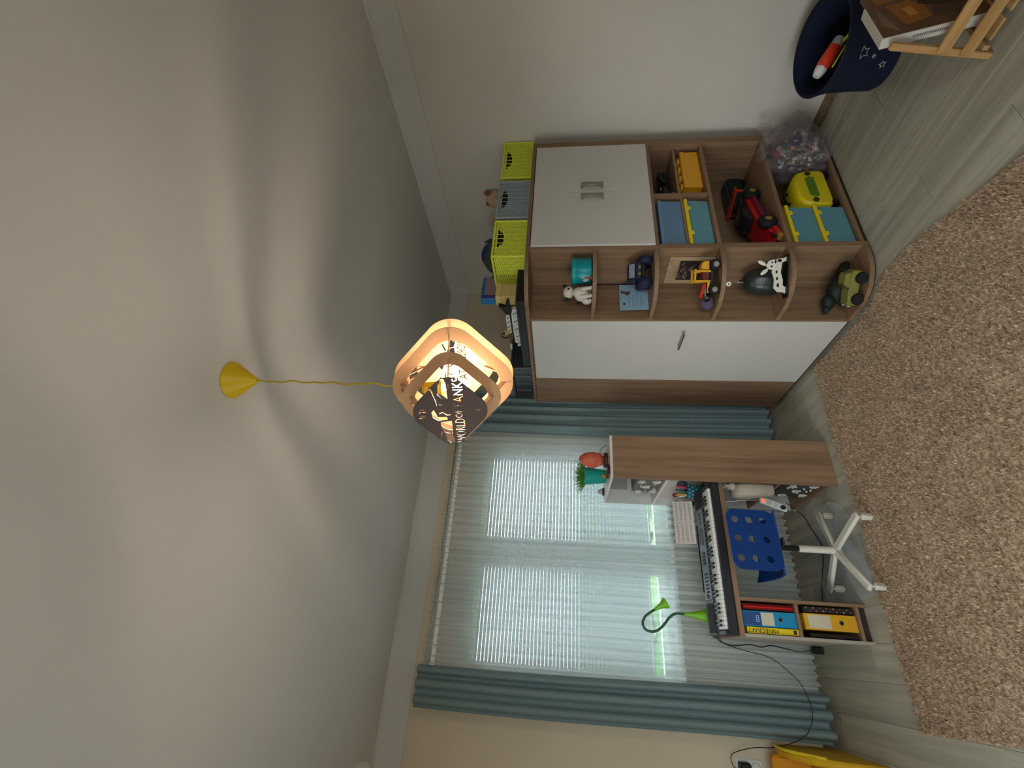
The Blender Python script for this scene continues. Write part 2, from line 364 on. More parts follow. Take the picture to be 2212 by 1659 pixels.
# sheer curtain: pleated real folds, weave partly open
SH = bpy.data.materials.new('sheer_voile'); SH.use_nodes = True; nt = SH.node_tree; nt.nodes.remove(nt.nodes['Principled BSDF'])
df = nt.nodes.new('ShaderNodeBsdfDiffuse'); df.inputs[0].default_value = (*lin((242, 246, 245)), 1)
tl = nt.nodes.new('ShaderNodeBsdfTranslucent'); tl.inputs[0].default_value = (*lin((230, 239, 241)), 1)
m1 = nt.nodes.new('ShaderNodeMixShader'); m1.inputs[0].default_value = 0.5
nt.links.new(df.outputs[0], m1.inputs[1]); nt.links.new(tl.outputs[0], m1.inputs[2])
tr = nt.nodes.new('ShaderNodeBsdfTransparent'); m2 = nt.nodes.new('ShaderNodeMixShader')
tc = nt.nodes.new('ShaderNodeTexCoord'); mp = nt.nodes.new('ShaderNodeMapping'); mp.inputs['Scale'].default_value = (42, 0.0, 0.25)
nz = nt.nodes.new('ShaderNodeTexNoise'); nz.inputs['Scale'].default_value = 1.0; nz.inputs['Detail'].default_value = 4
mr = nt.nodes.new('ShaderNodeMapRange'); mr.inputs['From Min'].default_value = .3; mr.inputs['From Max'].default_value = .7; mr.inputs['To Min'].default_value = .58; mr.inputs['To Max'].default_value = .78
nt.links.new(tc.outputs['Object'], mp.inputs[0]); nt.links.new(mp.outputs[0], nz.inputs['Vector']); nt.links.new(nz.outputs['Fac'], mr.inputs['Value'])
nt.links.new(mr.outputs[0], m2.inputs[0]); nt.links.new(tr.outputs[0], m2.inputs[1]); nt.links.new(m1.outputs[0], m2.inputs[2])
nt.links.new(m2.outputs[0], nt.nodes['Material Output'].inputs['Surface'])
SH2 = SH.copy(); SH2.name = 'sheer_voile_thin'
mr2 = [n for n in SH2.node_tree.nodes if n.type == 'MAP_RANGE'][0]; mr2.inputs['To Min'].default_value = .22; mr2.inputs['To Max'].default_value = .45
t = thing('sheer_curtain', 'white see-through voile curtain with fine pleats across the whole window', 'curtain', (.78, 3.97, .05))
def sheer_fn(xa, xb, amp, frq, y0, z1, seed):
    def fn(u, v):
        x = xa+(xb-xa)*u; a = amp*(1-.55*v)
        y = y0+a*math.sin(u*frq*6.283+1.3*math.sin(u*9+seed))+.35*a*math.sin(u*frq*17+seed)
        return (x+.006*math.sin(v*3+u*30), y, z1*v)
    return fn
MB().sheet(420, 6, sheer_fn(-1.0, .96, .028, 34, 0, 2.70, 1)).build('panel', SH, t, 80, False)
MB().sheet(160, 6, sheer_fn(-.99, .02, .018, 17, .035, 2.70, 4))  .build('panel', SH2, t, 80, False)
def ruff(u, v): return (-1.0+1.96*u, .012*math.sin(u*420)+.004, 2.70+.055*v+.008*math.sin(u*97)*v)
MB().sheet(420, 2, ruff).build('ruffle', SH, t, 80, False)
GAP_GLOW = mat('gap_glow_strip', (250, 250, 244), 0.8, var=0.05, scale=60)  # white strip stands in for daylight in the gap above the blinds
MB().sheet(300, 1, lambda u, v: (-1.0+1.96*u, -.012+.006*math.sin(u*300), 2.665+.03*v)).build('gap_glow_strip', GAP_GLOW, t, 60, False)

# blue curtains
def blue_mat():
    m = mat('slate_blue_curtain_cloth', (126, 146, 148), 0.9, var=0.06, scale=30, bump=0.2, bscale=700)
    return m
def drape(name, lab, xa, xb, z0, z1, folds, amp, seed, Y=3.905, sw=0.0):
    t = thing(name, lab, 'curtain', ((xa+xb)/2, Y, z0), group='slate blue side curtains')
    H = z1-z0; W = xb-xa
    def fn(u, v):
        x = -W/2+W*u+sw*(1-v)*(u-.2)+.008*math.sin(5*v+seed)
        ph = u*folds*6.283+.9*math.sin(u*5+seed)
        y = amp*(.6+.4*(1-v))*math.copysign(abs(math.sin(ph))**.6, math.sin(ph))
        return (x, y, H*v)
    MB().sheet(150, 14, fn, .003).build('cloth', blue_mat(), t, 70)
    MB().sheet(150, 1, lambda u, v: (fn(u, 1)[0], fn(u, 1)[1]*.9, H+.03*v), .003).build('heading', blue_mat(), t, 70)
    return t
drape('blue_curtain', 'slate blue curtain at the left end of the window, hanging beside the beige wall', -.40, -.14, .05, 2.79, 3.2, .040, 1.0, sw=.02)
drape('blue_curtain', 'slate blue curtain at the right end of the window, between wardrobe and desk tower', 1.70, 2.10, .03, 2.77, 4.6, .036, 2.2)

# green tinsel garland behind the sheer on the sill
t = MB(); pts = []
for i in range(120):
    u = i/119; pts.append((-.1+1.55*u, 4.03+.012*math.sin(u*60), 1.0+.035*math.sin(u*47)+.02*math.sin(u*101)))
t.tube(pts, .004, 5); tag(t.build('garland', mat('lime_tinsel', (170, 236, 150), 0.6)), 'curly light green garland trailing along the window sill behind the voile', 'garland')

# white fixture by the moulding, cut by the frame at lower left
t = thing('ceiling_sensor', 'round white fitting fixed to the ceiling in the left corner, cut by the frame', 'sensor', (-.79, 3.70, ZC))
MB().lathe([(0, 0), (.10, 0), (.104, -.012), (.10, -.05), (.086, -.06), (0, -.06)], 32).build('housing', WHITE, t)
MB().lathe([(.06, -.061), (.055, -.075), (.03, -.082), (0, -.083)], 24).build('dome', mat('frosted_dome', (210, 214, 216), .3), t)

# ------------------------------------------------------------------ pendant lamp
BUY = -.022
LP = (.82, 1.464, 2.199); LA = R(-53.9)
lamp = thing('pendant_lamp', 'plywood pendant lamp of nested rounded rings with a tank cut out of the front plate', 'lamp', LP, LA)
PLY = mat('lamp_plywood', (178, 140, 100), 0.6, var=0.05, scale=14)
PLY_SHADED = wood('lamp_plywood_shaded', (72, 52, 42), (84, 62, 50), 'x', 0.5)  # same plywood as the rings, its backlit shade put into the colour
def rdiam(r, n=12):
    a = r/1.186; c = .55*a; pts = []
    for q in range(4):
        ang = 90*q; ca = (a-c)*math.sqrt(2); cx, cz = ca*math.cos(R(ang)), ca*math.sin(R(ang))
        pts += [(cx+c*math.cos(R(ang-45+90*i/n)), cz+c*math.sin(R(ang-45+90*i/n))) for i in range(n+1)]
    return pts
def curve_plate(name, loops, m, parent, y, th=.003, extra=None):
    cu = bpy.data.curves.new(name, 'CURVE'); cu.dimensions = '2D'; cu.fill_mode = 'BOTH'; cu.extrude = th/2
    for L in loops:
        s = cu.splines.new('POLY'); s.points.add(len(L)-1); s.use_cyclic_u = True
        for i, (px, pz) in enumerate(L): s.points[i].co = (px, pz, 0, 1)
    if extra:
        for L in extra:
            s = cu.splines.new('POLY'); s.points.add(len(L)-1); s.use_cyclic_u = True
            for i, (px, pz) in enumerate(L): s.points[i].co = (px, pz, 0, 1)
    t = bpy.data.objects.new('tmp', cu); COL.objects.link(t); bpy.context.view_layer.update()
    me = bpy.data.meshes.new_from_object(t.evaluated_get(bpy.context.evaluated_depsgraph_get())); bpy.data.objects.remove(t)
    me.transform(Matrix.Translation((0, y, 0)) @ Matrix.Rotation(R(90), 4, 'X')); me.materials.clear(); me.materials.append(m)
    o = bpy.data.objects.new(name, me); COL.objects.link(o); o.parent = parent; return o
def text_loops(s, size, x0, z0, width, tilt=0.0):
    cu = bpy.data.curves.new('tx', 'FONT'); cu.body = s; cu.size = size; cu.resolution_u = 4; cu.align_y = 'CENTER'; cu.space_character = 1.04
    t = bpy.data.objects.new('tx', cu); COL.objects.link(t); bpy.context.view_layer.objects.active = t
    for o in bpy.context.selected_objects: o.select_set(False)
    t.select_set(True); bpy.ops.object.convert(target='CURVE'); t = bpy.context.view_layer.objects.active
    loops = []
    for sp in t.data.splines:
        P = sp.bezier_points; n = len(P); L = []
        for i in range(n):
            a, b = P[i], P[(i+1) % n]; steps = 1 if (a.handle_right-a.co).length < 1e-6 and (b.handle_left-b.co).length < 1e-6 else 4
            for k in range(steps):
                q = k/steps; p = a.co*(1-q)**3+3*a.handle_right*q*(1-q)**2+3*b.handle_left*q*q*(1-q)+b.co*q**3; L.append((p.x, p.y))
        loops.append(L)
    bpy.data.objects.remove(t)
    xs = [p[0] for L in loops for p in L]; k = width/(max(xs)-min(xs)); mn = min(xs)
    return [[(x0+(px-mn)*k, z0+pz+tilt*(px-mn)*k) for px, pz in L] for L in loops]
def zc(pts):       # tank shapes, drawn on a 1/3.03 mm grid about the plate's centre
    return [((1130-py)*.000333, (880-px)*.000303) for px, py in pts]
tank = [zc(q) for q in (
    [(765, 1240), (885, 1232), (890, 1335), (884, 1378), (806, 1362), (772, 1300)],
    [(806, 1372), (882, 1388), (902, 1440), (896, 1478), (868, 1466), (852, 1480), (836, 1452), (822, 1452)],
    [(744, 1432), (728, 1424), (764, 1340), (786, 1346)],
    [(680, 1132), (706, 1104), (730, 1150), (742, 1182), (838, 1186), (846, 1220), (744, 1226), (690, 1188)],
    [(768, 905), (782, 840), (812, 770), (850, 800), (858, 905), (862, 1010), (800, 990), (756, 940)],
    [(672, 868), (690, 868), (708, 900), (746, 1000), (756, 1066), (744, 1066), (732, 1004), (694, 900), (676, 890)],
    [(770, 1040), (800, 1050), (832, 1030), (836, 1040), (802, 1062), (768, 1052)],
    [(760, 1140), (800, 1130), (846, 1160), (880, 1162), (880, 1172), (842, 1172), (798, 1142), (762, 1150)])]
slots = [[(xx-.013, .0905), (xx+.002, .0905), (xx+.002, .094), (xx-.013, .094)] for xx in (.004, -.018)]
slots = [[(xx-.0018, .078), (xx+.0018, .078), (xx+.0018, .100), (xx-.0018, .100)] for xx in (.002, -.018)]
words = text_loops('WORLD', .046, -.116, -.030, .088)+text_loops('OF', .032, -.024, -.028, .028)+text_loops('TANKS', .046, .010, -.030, .106)
front = curve_plate('front_plate', [rdiam(.119)]+tank+slots+words, PLY_SHADED, lamp, -.210)
tag(front, 'plywood front plate coloured in its unlit shade, with a cut-out tank and the words WORLD OF TANKS')
curve_plate('ring', [rdiam(.167), rdiam(.124)], PLY, lamp, -.113)
curve_plate('ring', [rdiam(.216), rdiam(.168)], PLY, lamp, 0.0)
curve_plate('ring', [rdiam(.222), rdiam(.168)], PLY, lamp, .080)
mir = lambda Ls: [[(-px, pz) for px, pz in L] for L in Ls]
curve_plate('back_plate', [rdiam(.150)]+mir(tank)+mir(words), PLY, lamp, .165)
# ribs that key the rings together
for (ang, off) in ((90, .011), (90, -.011), (0, 0), (180, 0), (270, 0)):
    c, s = math.cos(R(ang)), math.sin(R(ang)); pts = [(-.212, .096), (-.112, .144), (0, .190), (.082, .192), (.166, .120)]
    ri = [(-.212, .082), (-.112, .124), (0, .170), (.082, .170), (.166, .104)]
    v = []
    for e in (-.0013, .0013):
        for (yy, rr_) in pts: v.append((c*rr_-s*(off+e), yy, s*rr_+c*(off+e)))
        for (yy, rr_) in ri: v.append((c*rr_-s*(off+e), yy, s*rr_+c*(off+e)))
    f = []
    for i in range(4): f += [(i, i+1, 6+i, 5+i), (10+i, 15+i, 16+i, 11+i), (i, 10+i, 11+i, i+1), (5+i, 6+i, 16+i, 15+i)]
    f += [(0, 5, 15, 10), (4, 14, 19, 9)]
    MB().raw(v, f).build('rib', PLY, lamp, 0)
# lamp holder and bulb hang from the cord inside the rings
LY = mat('yellow_lacquer', (226, 190, 20), 0.35, var=0.02)
MB().lathe([(0, .112), (.012, .110), (.022, .100), (.024, .040), (.020, .036), (0, .036)], 24, Matrix.Translation((0, BUY, 0))).build('socket', LY, lamp)
BU = mat('glowing_bulb', (255, 236, 205), 0.5, var=0, emit=(255, 230, 204), estr=BULB_STRENGTH)
TILT = Matrix.Translation((0, -.004, 0)) @ Matrix.Rotation(R(10), 4, 'X')
for o in lamp.children: o.data.transform(TILT)
MB().lathe([(.013, .034), (.015, .022), (.026, 0), (.031, -.022), (.028, -.042), (.016, -.054), (0, -.058)], 20, Matrix.Translation((0, BUY, 0))).build('bulb', BU, lamp)
top = ZC-LP[2]
MB().lathe([(.0, top-.001), (.070, top-.001), (.071, top-.006), (.012, top-.096), (.007, top-.102), (0, top-.102)], 36).build('ceiling_cup', LY, lamp)
pts = [(.003*math.sin(z*26)+(.002*math.sin(z*51)), .003*math.cos(z*19), .110+(top-.212)*z) for z in [i/50 for i in range(51)]]
pts = [(px, py+BUY*(1-i/50), pz) for i, (px, py, pz) in enumerate(pts)]; pts[0] = (0, BUY, .108); pts[-1] = (0, 0, top-.10)
MB().tube(pts, .0033, 8).build('cord', mat('yellow_textile_cord', (190, 170, 40), 0.7), lamp)
# ------------------------------------------------------------------ rug
RUG = bpy.data.materials.new('shaggy_brown_wool'); RUG.use_nodes = True; nt = RUG.node_tree; b = nt.nodes['Principled BSDF']
tc = nt.nodes.new('ShaderNodeTexCoord'); n1 = nt.nodes.new('ShaderNodeTexNoise'); n1.inputs['Scale'].default_value = 55; n1.inputs['Detail'].default_value = 5; n1.inputs['Roughness'].default_value = .75
cr = nt.nodes.new('ShaderNodeValToRGB'); e = cr.color_ramp.elements
e[0].position = .30; e[0].color = (*lin((128, 104, 84)), 1); e[1].position = .66; e[1].color = (*lin((214, 190, 164)), 1); e2 = e.new(.5); e2.color = (*lin((176, 150, 125)), 1)
nt.links.new(tc.outputs['Object'], n1.inputs['Vector']); nt.links.new(n1.outputs['Fac'], cr.inputs[0]); nt.links.new(cr.outputs[0], b.inputs['Base Color']); b.inputs['Roughness'].default_value = .95; b.inputs['Specular IOR Level'].default_value = .1
rug = thing('shaggy_rug', 'large brown mottled shaggy rug covering the middle of the grey wood floor', 'rug', (0, 0, 0))
RP = [(-.225, 3.06), (-.20, 2.4), (-.17, 1.4), (-.14, .35), (1.62, .35), (1.75, .95), (1.84, 1.34), (1.95, 1.80), (2.0, 2.05), (2.0, 2.235), (1.93, 2.34), (1.912, 2.45), (1.905, 2.56), (1.915, 2.9), (1.918, 3.10), (1.33, 3.105), (.86, 3.06), (.37, 3.09)]
MB().plan(RP, .001, .012).build('backing', RUG, rug, 0)
def inside(x, y):
    c = False; n = len(RP)
    for i in range(n):
        (xa, ya), (xb, yb) = RP[i], RP[i-1]
        if (ya > y) != (yb > y) and x < (xb-xa)*(y-ya)/(yb-ya)+xa: c = not c
    return c
import numpy as np
rng = random.Random(3); V = []; F = []
while len(F) < 70000:
    x, y = rng.uniform(-.24, 2.02), .35+2.77*rng.random()
    if not inside(x, y): continue
    a = rng.uniform(0, 6.283); wv = .003+.003*rng.random(); h = .018+.010*rng.random()+.006*noise.noise((x*6, y*6, 0)); le = rng.uniform(0, .012); a2 = rng.uniform(0, 6.283)
    k = len(V); V += [(x-wv*math.cos(a), y-wv*math.sin(a), .010), (x+wv*math.cos(a), y+wv*math.sin(a), .010), (x+le*math.cos(a2), y+le*math.sin(a2), h)]; F.append((k, k+1, k+2))
me = bpy.data.meshes.new('pile'); me.from_pydata(V, [], F); me.materials.append(RUG); po_ = bpy.data.objects.new('pile', me); COL.objects.link(po_); po_.parent = rug; po_['kind'] = 'stuff'

# ------------------------------------------------------------------ shelf cabinet (two doors above, open bays below)
CX0, CX1, CY0, CY1 = 2.262, 3.342, 2.222, 2.66
cab = thing('shelf_cabinet', 'oak cabinet with two white doors above open toy bays, beside the right wall', 'cabinet', (CX0, CY0, 0))
D = CY1-CY0; Wc = CX1-CX0
L = lambda x: x-CX0
MB().box(0, .018, 0, D, .012, 2.040, .001).build('side_panel', OAK_Z, cab, 25)
MB().box(Wc-.072, Wc, 0, D, .012, 2.040, .001).build('side_panel', OAK_Z, cab, 25)
MB().box(.018, Wc-.072, D-.012, D-.002, .05, 2.03).build('back_panel', OAK_Z, cab, 0)
MB().box(0, Wc, -.004, D, 2.040, 2.065, .002).build('top_board', OAK_X, cab, 25)
MB().box(.018, Wc-.072, .012, D-.02, 0, .022).build('plinth', mat('dark_plinth', (52, 40, 30), .6), cab, 0)
IX1 = Wc-.072
for (za, zb) in ((1.222, 1.245), (.846, .870), (.432, .456), (.022, .046)):
    MB().box(.018, IX1, .003, D-.012, za, zb, .001).build('shelf', OAK_X, cab, 25)
DV = L(2.745)
MB().box(DV-.009, DV+.009, .004, D-.012, .870, 1.222, .001).build('divider', OAK_Z, cab, 25)
MB().box(.018, DV-.009, .03, D-.012, 1.030, 1.046, .001).build('small_shelf', OAK_X, cab, 25)
MB().box(DV+.009, IX1, .03, D-.012, 1.036, 1.054, .001).build('small_shelf', OAK_X, cab, 25)
for (xa, xb, hx) in ((.004, L(2.762), L(2.700)), (L(2.766), IX1-.004, L(2.812))):
    d = MB().box(xa, xb, -.017, -.001, 1.248, 2.034, .0015).build('door', WHITE_LAM, cab, 25)
    h = MB(); h.bar((hx, -.045, 1.560), (hx, -.045, 1.712), .034, .008, .003, up=(0, 1, 0))
    for z in (1.566, 1.706): h.box(hx-.015, hx+.015, -.045, -.017, z-.006, z+.006)
    h.build('handle', mat('satin_nickel', (150, 144, 136), .4, metal=.6), d)

# ------------------------------------------------------------------ rounded corner shelf unit
cor = thing('corner_shelf', 'open oak corner shelf unit with rounded boards, joining cabinet and wardrobe', 'shelf', (1.938, 2.571, 0))
cp = [(2.261, 2.571), (2.261, 2.222), (2.20, 2.212), (2.13, 2.216), (2.075, 2.234), (2.022, 2.266), (1.985, 2.305), (1.958, 2.352), (1.942, 2.40), (1.938, 2.455), (1.938, 2.571)]
cl = [(px-1.938, py-2.571) for px, py in cp]
MB().box(.306, .323, -.348, 0, .022, 2.040).build('back_panel', OAK_Z, cor, 25)
MB().box(.002, .306, -.016, 0, .022, 2.040).build('back_panel', OAK_Z, cor, 25)
for (za, zb) in ((.018, .044), (.448, .474), (.844, .869), (1.238, 1.263), (1.613, 1.637), (2.040, 2.065)):
    poly = cl if za > 2 or za < .1 else [(min(px, .306), min(py, -.016)) for px, py in cl]
    MB().plan(poly, za, zb).build('shelf', OAK_X, cor, 25)
MB().plan([(px*.95+.02, py*.95-.0) for px, py in cl], 0, .018).build('plinth', mat('dark_plinth', (52, 40, 30), .6), cor, 0)
t = MB().tube([(.299, -.022, 1.263), (.299, -.022, 1.613)], .0035, 6); t.build('cable_seam', BLACK, cor)

# ------------------------------------------------------------------ wardrobe
war = thing('wardrobe', 'tall oak wardrobe with a white door facing the window side', 'wardrobe', (1.94, 2.573, 0))
MB().box(.02, .62, .001, 1.18, .03, 2.040, .001).build('body', OAK_Z, war, 25)
MB().box(.0, .62, .001, 1.18, 2.040, 2.065, .002).build('top_board', OAK_Y, war, 25)
MB().box(.03, .60, .01, 1.17, 0, .03).build('plinth', mat('dark_plinth', (52, 40, 30), .6), war, 0)
d = MB().box(-.002, .018, .004, .762, .034, 2.030, .0015).build('door', WHITE_LAM, war, 25)
h = MB(); h.bar((-.035, .085, 1.014), (-.035, .275, 1.014), .016, .012, .003)
for y in (.11, .25): h.cyl((-.035, y, 1.014), (-.001, y, 1.014), .006, n=10)
h.build('handle', CHROME, d)
MB().box(-.002, .018, .766, 1.178, .034, 2.036, .0015).build('side_door', OAK_Z, war, 25)

# ------------------------------------------------------------------ baskets on the cabinet
def wicker(name, rgb):
    return mat(name, rgb, .6, var=.12, scale=60)
def basket(lab, x0, x1, y0, y1, z0, m, group):
    t = thing('wicker_basket', lab, 'basket', ((x0+x1)/2, (y0+y1)/2, z0), group=group)
    W, Dp, H = (x1-x0)/2-.006, (y1-y0)/2-.006, .232
    rows = 30; rh = (H-.03)/rows
    b = MB()
    def side(A, B, slot):
        A = Vector(A); B = Vector(B); ln = (B-A).length; ns = max(10, int(ln/.021)); ns += ns % 2; d = (B-A)/ns; nrm = Vector((d.y, -d.x, 0)).normalized()
        for r in range(rows):
            z = .012+r*rh; runs = [(0, ns)]
            if slot and rows*.70 < r < rows*.92:
                tt = (r-rows*.70)/(rows*.22); hw = int(ns*(.10+.16*math.sin(math.pi*min(1, tt*.62))))
                runs = [(0, ns//2-hw), (ns//2+hw, ns)]
            for (a, e_) in runs:
                v = []; f = []
                for i in range(a, e_+1):
                    o = .0032*(1 if (i+r) % 2 else -1); p = A+d*i+nrm*o
                    for (dn, dz) in ((.003, .0006), (.003, rh-.0010), (-.003, rh-.0010), (-.003, .0006)):
                        q = p+nrm*dn; v.append((q.x, q.y, z+dz))
                for i in range(e_-a):
                    k = 4*i; f += [(k, k+1, k+5, k+4), (k+1, k+2, k+6, k+5), (k+2, k+3, k+7, k+6), (k+3, k, k+4, k+7)]
                b.raw(v, f)
        for i in range(0, ns+1, 2):
            p = A+d*i; b.cyl((p.x, p.y, .008), (p.x, p.y, H-.012), .0024, n=5)
    side((-W, -Dp, 0), (W, -Dp, 0), True); side((W, -Dp, 0), (W, Dp, 0), False); side((W, Dp, 0), (-W, Dp, 0), True); side((-W, Dp, 0), (-W, -Dp, 0), False)
    wv = b.build('woven_wall', m, t, 0, False); wv['kind'] = 'stuff'
    r = MB(); c = [(-W, -Dp), (W, -Dp), (W, Dp), (-W, Dp), (-W, -Dp)]
    for i in range(4): r.cyl((*c[i], H-.006), (*c[i+1], H-.006), .0085, n=10).ball((*c[i], H-.006), .0085, 10)
    r.build('rim', m, t)
    r = MB()
    for i in range(4): r.cyl((*c[i], .008), (*c[i+1], .008), .0075, n=8)
    r.build('base_rim', m, t)
    for i in range(4): MB().cyl((*c[i], .004), (*c[i], H-.004), .0085, n=10).build('corner_post', m, t)
    MB().box(-W, W, -Dp, Dp, .003, .009).build('bottom', m, t, 0)
    MB().box(-W+.018, W-.018, -Dp+.018, Dp-.018, .010, H-.022, .015, None, 2).build('inner_shade_block', mat('basket_inner_shade', (34, 32, 34), .9, var=.2, scale=20), t, 40)  # dark block added so the handle openings look deep in shade
    return t
WG = wicker('lime_wicker', (226, 232, 76)); WB = wicker('grey_wicker', (158, 170, 176))
basket('lime green wicker basket at the right end of the cabinet top, by the wall', 3.022, 3.445, 2.27, 2.66, 2.066, WG, 'wicker baskets on the cabinet')
basket('grey wicker basket between the two lime green ones on the cabinet', 2.600, 2.985, 2.27, 2.66, 2.066, WB, 'wicker baskets on the cabinet')
basket('lime green wicker basket nearest the pendant lamp, at the rounded cabinet corner', 2.238, 2.575, 2.27, 2.66, 2.066, WG, 'wicker baskets on the cabinet')

# ------------------------------------------------------------------ desk with binder pedestal, and its shelf tower
desk = thing('desk', 'oak desk with a binder pedestal on its left, standing before the window', 'desk', (.16, 3.264, 0))
MB().box(0, .918, 0, .58, .715, .745, .0015).build('desk_top', OAK_X, desk, 25)
pw = .215
MB().box(.0, .018, .006, .56, .0, .715, .001).build('side_panel', wood('oak_edge_white_side', (150, 140, 126), (176, 166, 150), 'z'), desk, 25)
MB().box(pw-.018, pw, .006, .56, .0, .715, .001).build('side_panel', OAK_Z, desk, 25)
for (za, zb) in ((.385, .403), (.045, .063)):
    MB().box(.018, pw-.018, .006, .55, za, zb, .001).build('shelf', OAK_X, desk, 25)
MB().box(.018, pw-.018, .545, .555, .03, .715).build('back_panel', OAK_Z, desk, 0)
MB().box(.018, pw-.018, .03, .05, .0, .045).build('plinth', mat('dark_plinth', (52, 40, 30), .6), desk, 0)

tow = thing('shelf_tower', 'oak shelf tower with a white back, standing at the right end of the desk', 'shelf', (1.08, 3.207, 0))
TW, TD, TH = .313, .643, 1.472
WBK = mat('white_backboard', (214, 212, 208), .5, var=.02)
MB().box(0, TW, 0, .020, 0, TH-.018, .001).build('side_panel', OAK_Z, tow, 25)
MB().box(0, TW, TD-.018, TD, 0, TH-.018, .001).build('side_panel', mat('white_side_board', (200, 198, 194), .5), tow, 25)
MB().box(0, TW, 0, TD, TH-.018, TH, .001).build('top_board', mat('pale_top_board', (214, 206, 196), .45, var=.02), tow, 25)
MB().box(TW-.012, TW, .020, TD-.018, 0, TH-.018).build('back_panel', OAK_Z, tow, 0)
for z in (1.078, .727, .35, .03):
    MB().box(0, TW-.012, .020, TD-.018, z, z+.018, .001).build('shelf', mat('pale_top_board', (214, 206, 196), .45) if z > 1 else OAK_Y, tow, 25)
MB().box(TW-.018, TW-.012, .30, TD-.018, 1.097, TH-.02).build('backboard_panel', WBK, tow, 0)
MB().box(.11, TW-.04, TD-.026, TD-.018, 1.28, 1.42).build('pinned_card', mat('grey_card', (150, 148, 146), .7), tow, 0)
# ------------------------------------------------------------------ keyboard on the desk
KX, KY, KZ = .160, 3.262, .745
kb = thing('music_keyboard', 'black electric keyboard lying along the front of the desk', 'keyboard', (KX, KY, KZ), R(-1.0))
KW, KD = .922, .345
KBM = mat('keyboard_shell', (40, 38, 44), .4, var=.04)
MB().prism([(0, .008), (KD, .008), (KD, .085), (.30, .092), (.168, .082), (.162, .052), (.030, .052), (.018, .060), (0, .055)], 0, KW, Matrix(((0, 1, 0, 0), (1, 0, 0, 0), (0, 0, 1, 0), (0, 0, 0, 1))), .003).build('shell', KBM, kb, 30)
for xe in (.0, KW-.026): MB().box(xe, xe+.026, .018, .17, .05, .074, .004).build('end_cheek', KBM, kb, 30)
PAN = mat('keyboard_panel', (112, 122, 130), .35, var=.03)
tilt = Matrix.Translation((0, .168, .0825)) @ Matrix.Rotation(math.atan2(.010, .132), 4, 'X')
pan = MB().box(.205, .79, .004, .125, 0, .004, .002, tilt).build('control_panel', PAN, kb, 25)
for xe in (.012, .80):
    g = MB()
    g.box(xe, xe+.17 if xe < .1 else xe+.11, .012, .118, 0, .003, .001, tilt); g.build('speaker_grille', mat('speaker_mesh', (34, 34, 38), .7, bump=.5, bscale=500), kb, 25)
MB().box(.535, .66, .035, .105, .0045, .006, 0, tilt).build('display', mat('lcd_screen', (70, 84, 96), .2), kb, 0)
bm_ = MB()
for i in range(6):
    for j in range(3): bm_.box(.245+i*.022, .257+i*.022, .03+j*.024, .040+j*.024, .004, .007, .001, tilt)
for i in range(4):
    for j in range(2): bm_.box(.42+i*.022, .436+i*.022, .04+j*.03, .056+j*.03, .004, .007, .001, tilt)
for i in range(3): bm_.box(.685+i*.03, .705+i*.03, .05, .066, .004, .007, .001, tilt)
bm_.build('button', mat('dark_buttons', (30, 34, 40), .4), kb, 25)
MB().cyl((.225, .235, .093), (.225, .235, .101), .012, n=16).build('volume_knob', DGREY, kb)
KWH = mat('ivory_key', (232, 230, 222), .3, var=.01); KBL = mat('ebony_key', (14, 14, 16), .3)
nW = 36; pitch_ = (KW-.060)/nW; wm = bmk = None
for i in range(nW):
    x = .030+i*pitch_
    if wm is None:
        o = MB().box(.0007, pitch_-.0007, 0, .132, 0, .020, .0015).build('white_key', KWH, kb, 25); o.location = (x, .032, .052); wm = o.data
    else: link('white_key', wm, kb, (x, .032, .052))
    if i % 7 in (0, 1, 3, 4, 5) and i < nW-1:
        xb = x+pitch_
        if bmk is None:
            o = MB().box(-.0062, .0062, 0, .084, 0, .013, .002).build('black_key', KBL, kb, 25); o.location = (xb, .080, .071); bmk = o.data
        else: link('black_key', bmk, kb, (xb, .080, .071))
MB().bar((.26, .328, .090), (.70, .328, .090), .012, .010, .002).build('music_rest', BLACK, kb)
# sheet music leaning at the back of the keyboard
sm = thing('sheet_music', 'open sheet music book propped up behind the keyboard, left of the shelf tower', 'sheet music', (.745, 3.61, .842))
PAP = mat('cream_paper', (206, 196, 186), .8, var=.03, scale=20)
Mp = frame_M((0, 0, 0), (1, -.02, 0), (0, .18, .98))
for (xa, xb) in ((0, .150), (.153, .305)):
    pg = MB().box(xa, xb, -.002, .002, 0, .140, 0, Mp).build('page', PAP, sm, 0)
    mk = MB()
    for r in range(4):
        for k in range(5): mk.box(xa+.008, xb-.008, -.0028, -.0021, .018+r*.030+k*.0035, .0186+r*.030+k*.0035, 0, Mp)
        rn = random.Random(r+int(xa*100))
        for q in range(13):
            cx = xa+.014+q*.010; cz = .018+r*.030+rn.choice((0, .0035, .007, .0105)); mk.box(cx, cx+.0032, -.0030, -.0022, cz, cz+.0028, 0, Mp); mk.box(cx+.0026, cx+.0033, -.0030, -.0022, cz, cz+.010, 0, Mp)
    mk.build('staff_lines', mat('grey_print_ink', (110, 100, 96), .8), pg, 0)
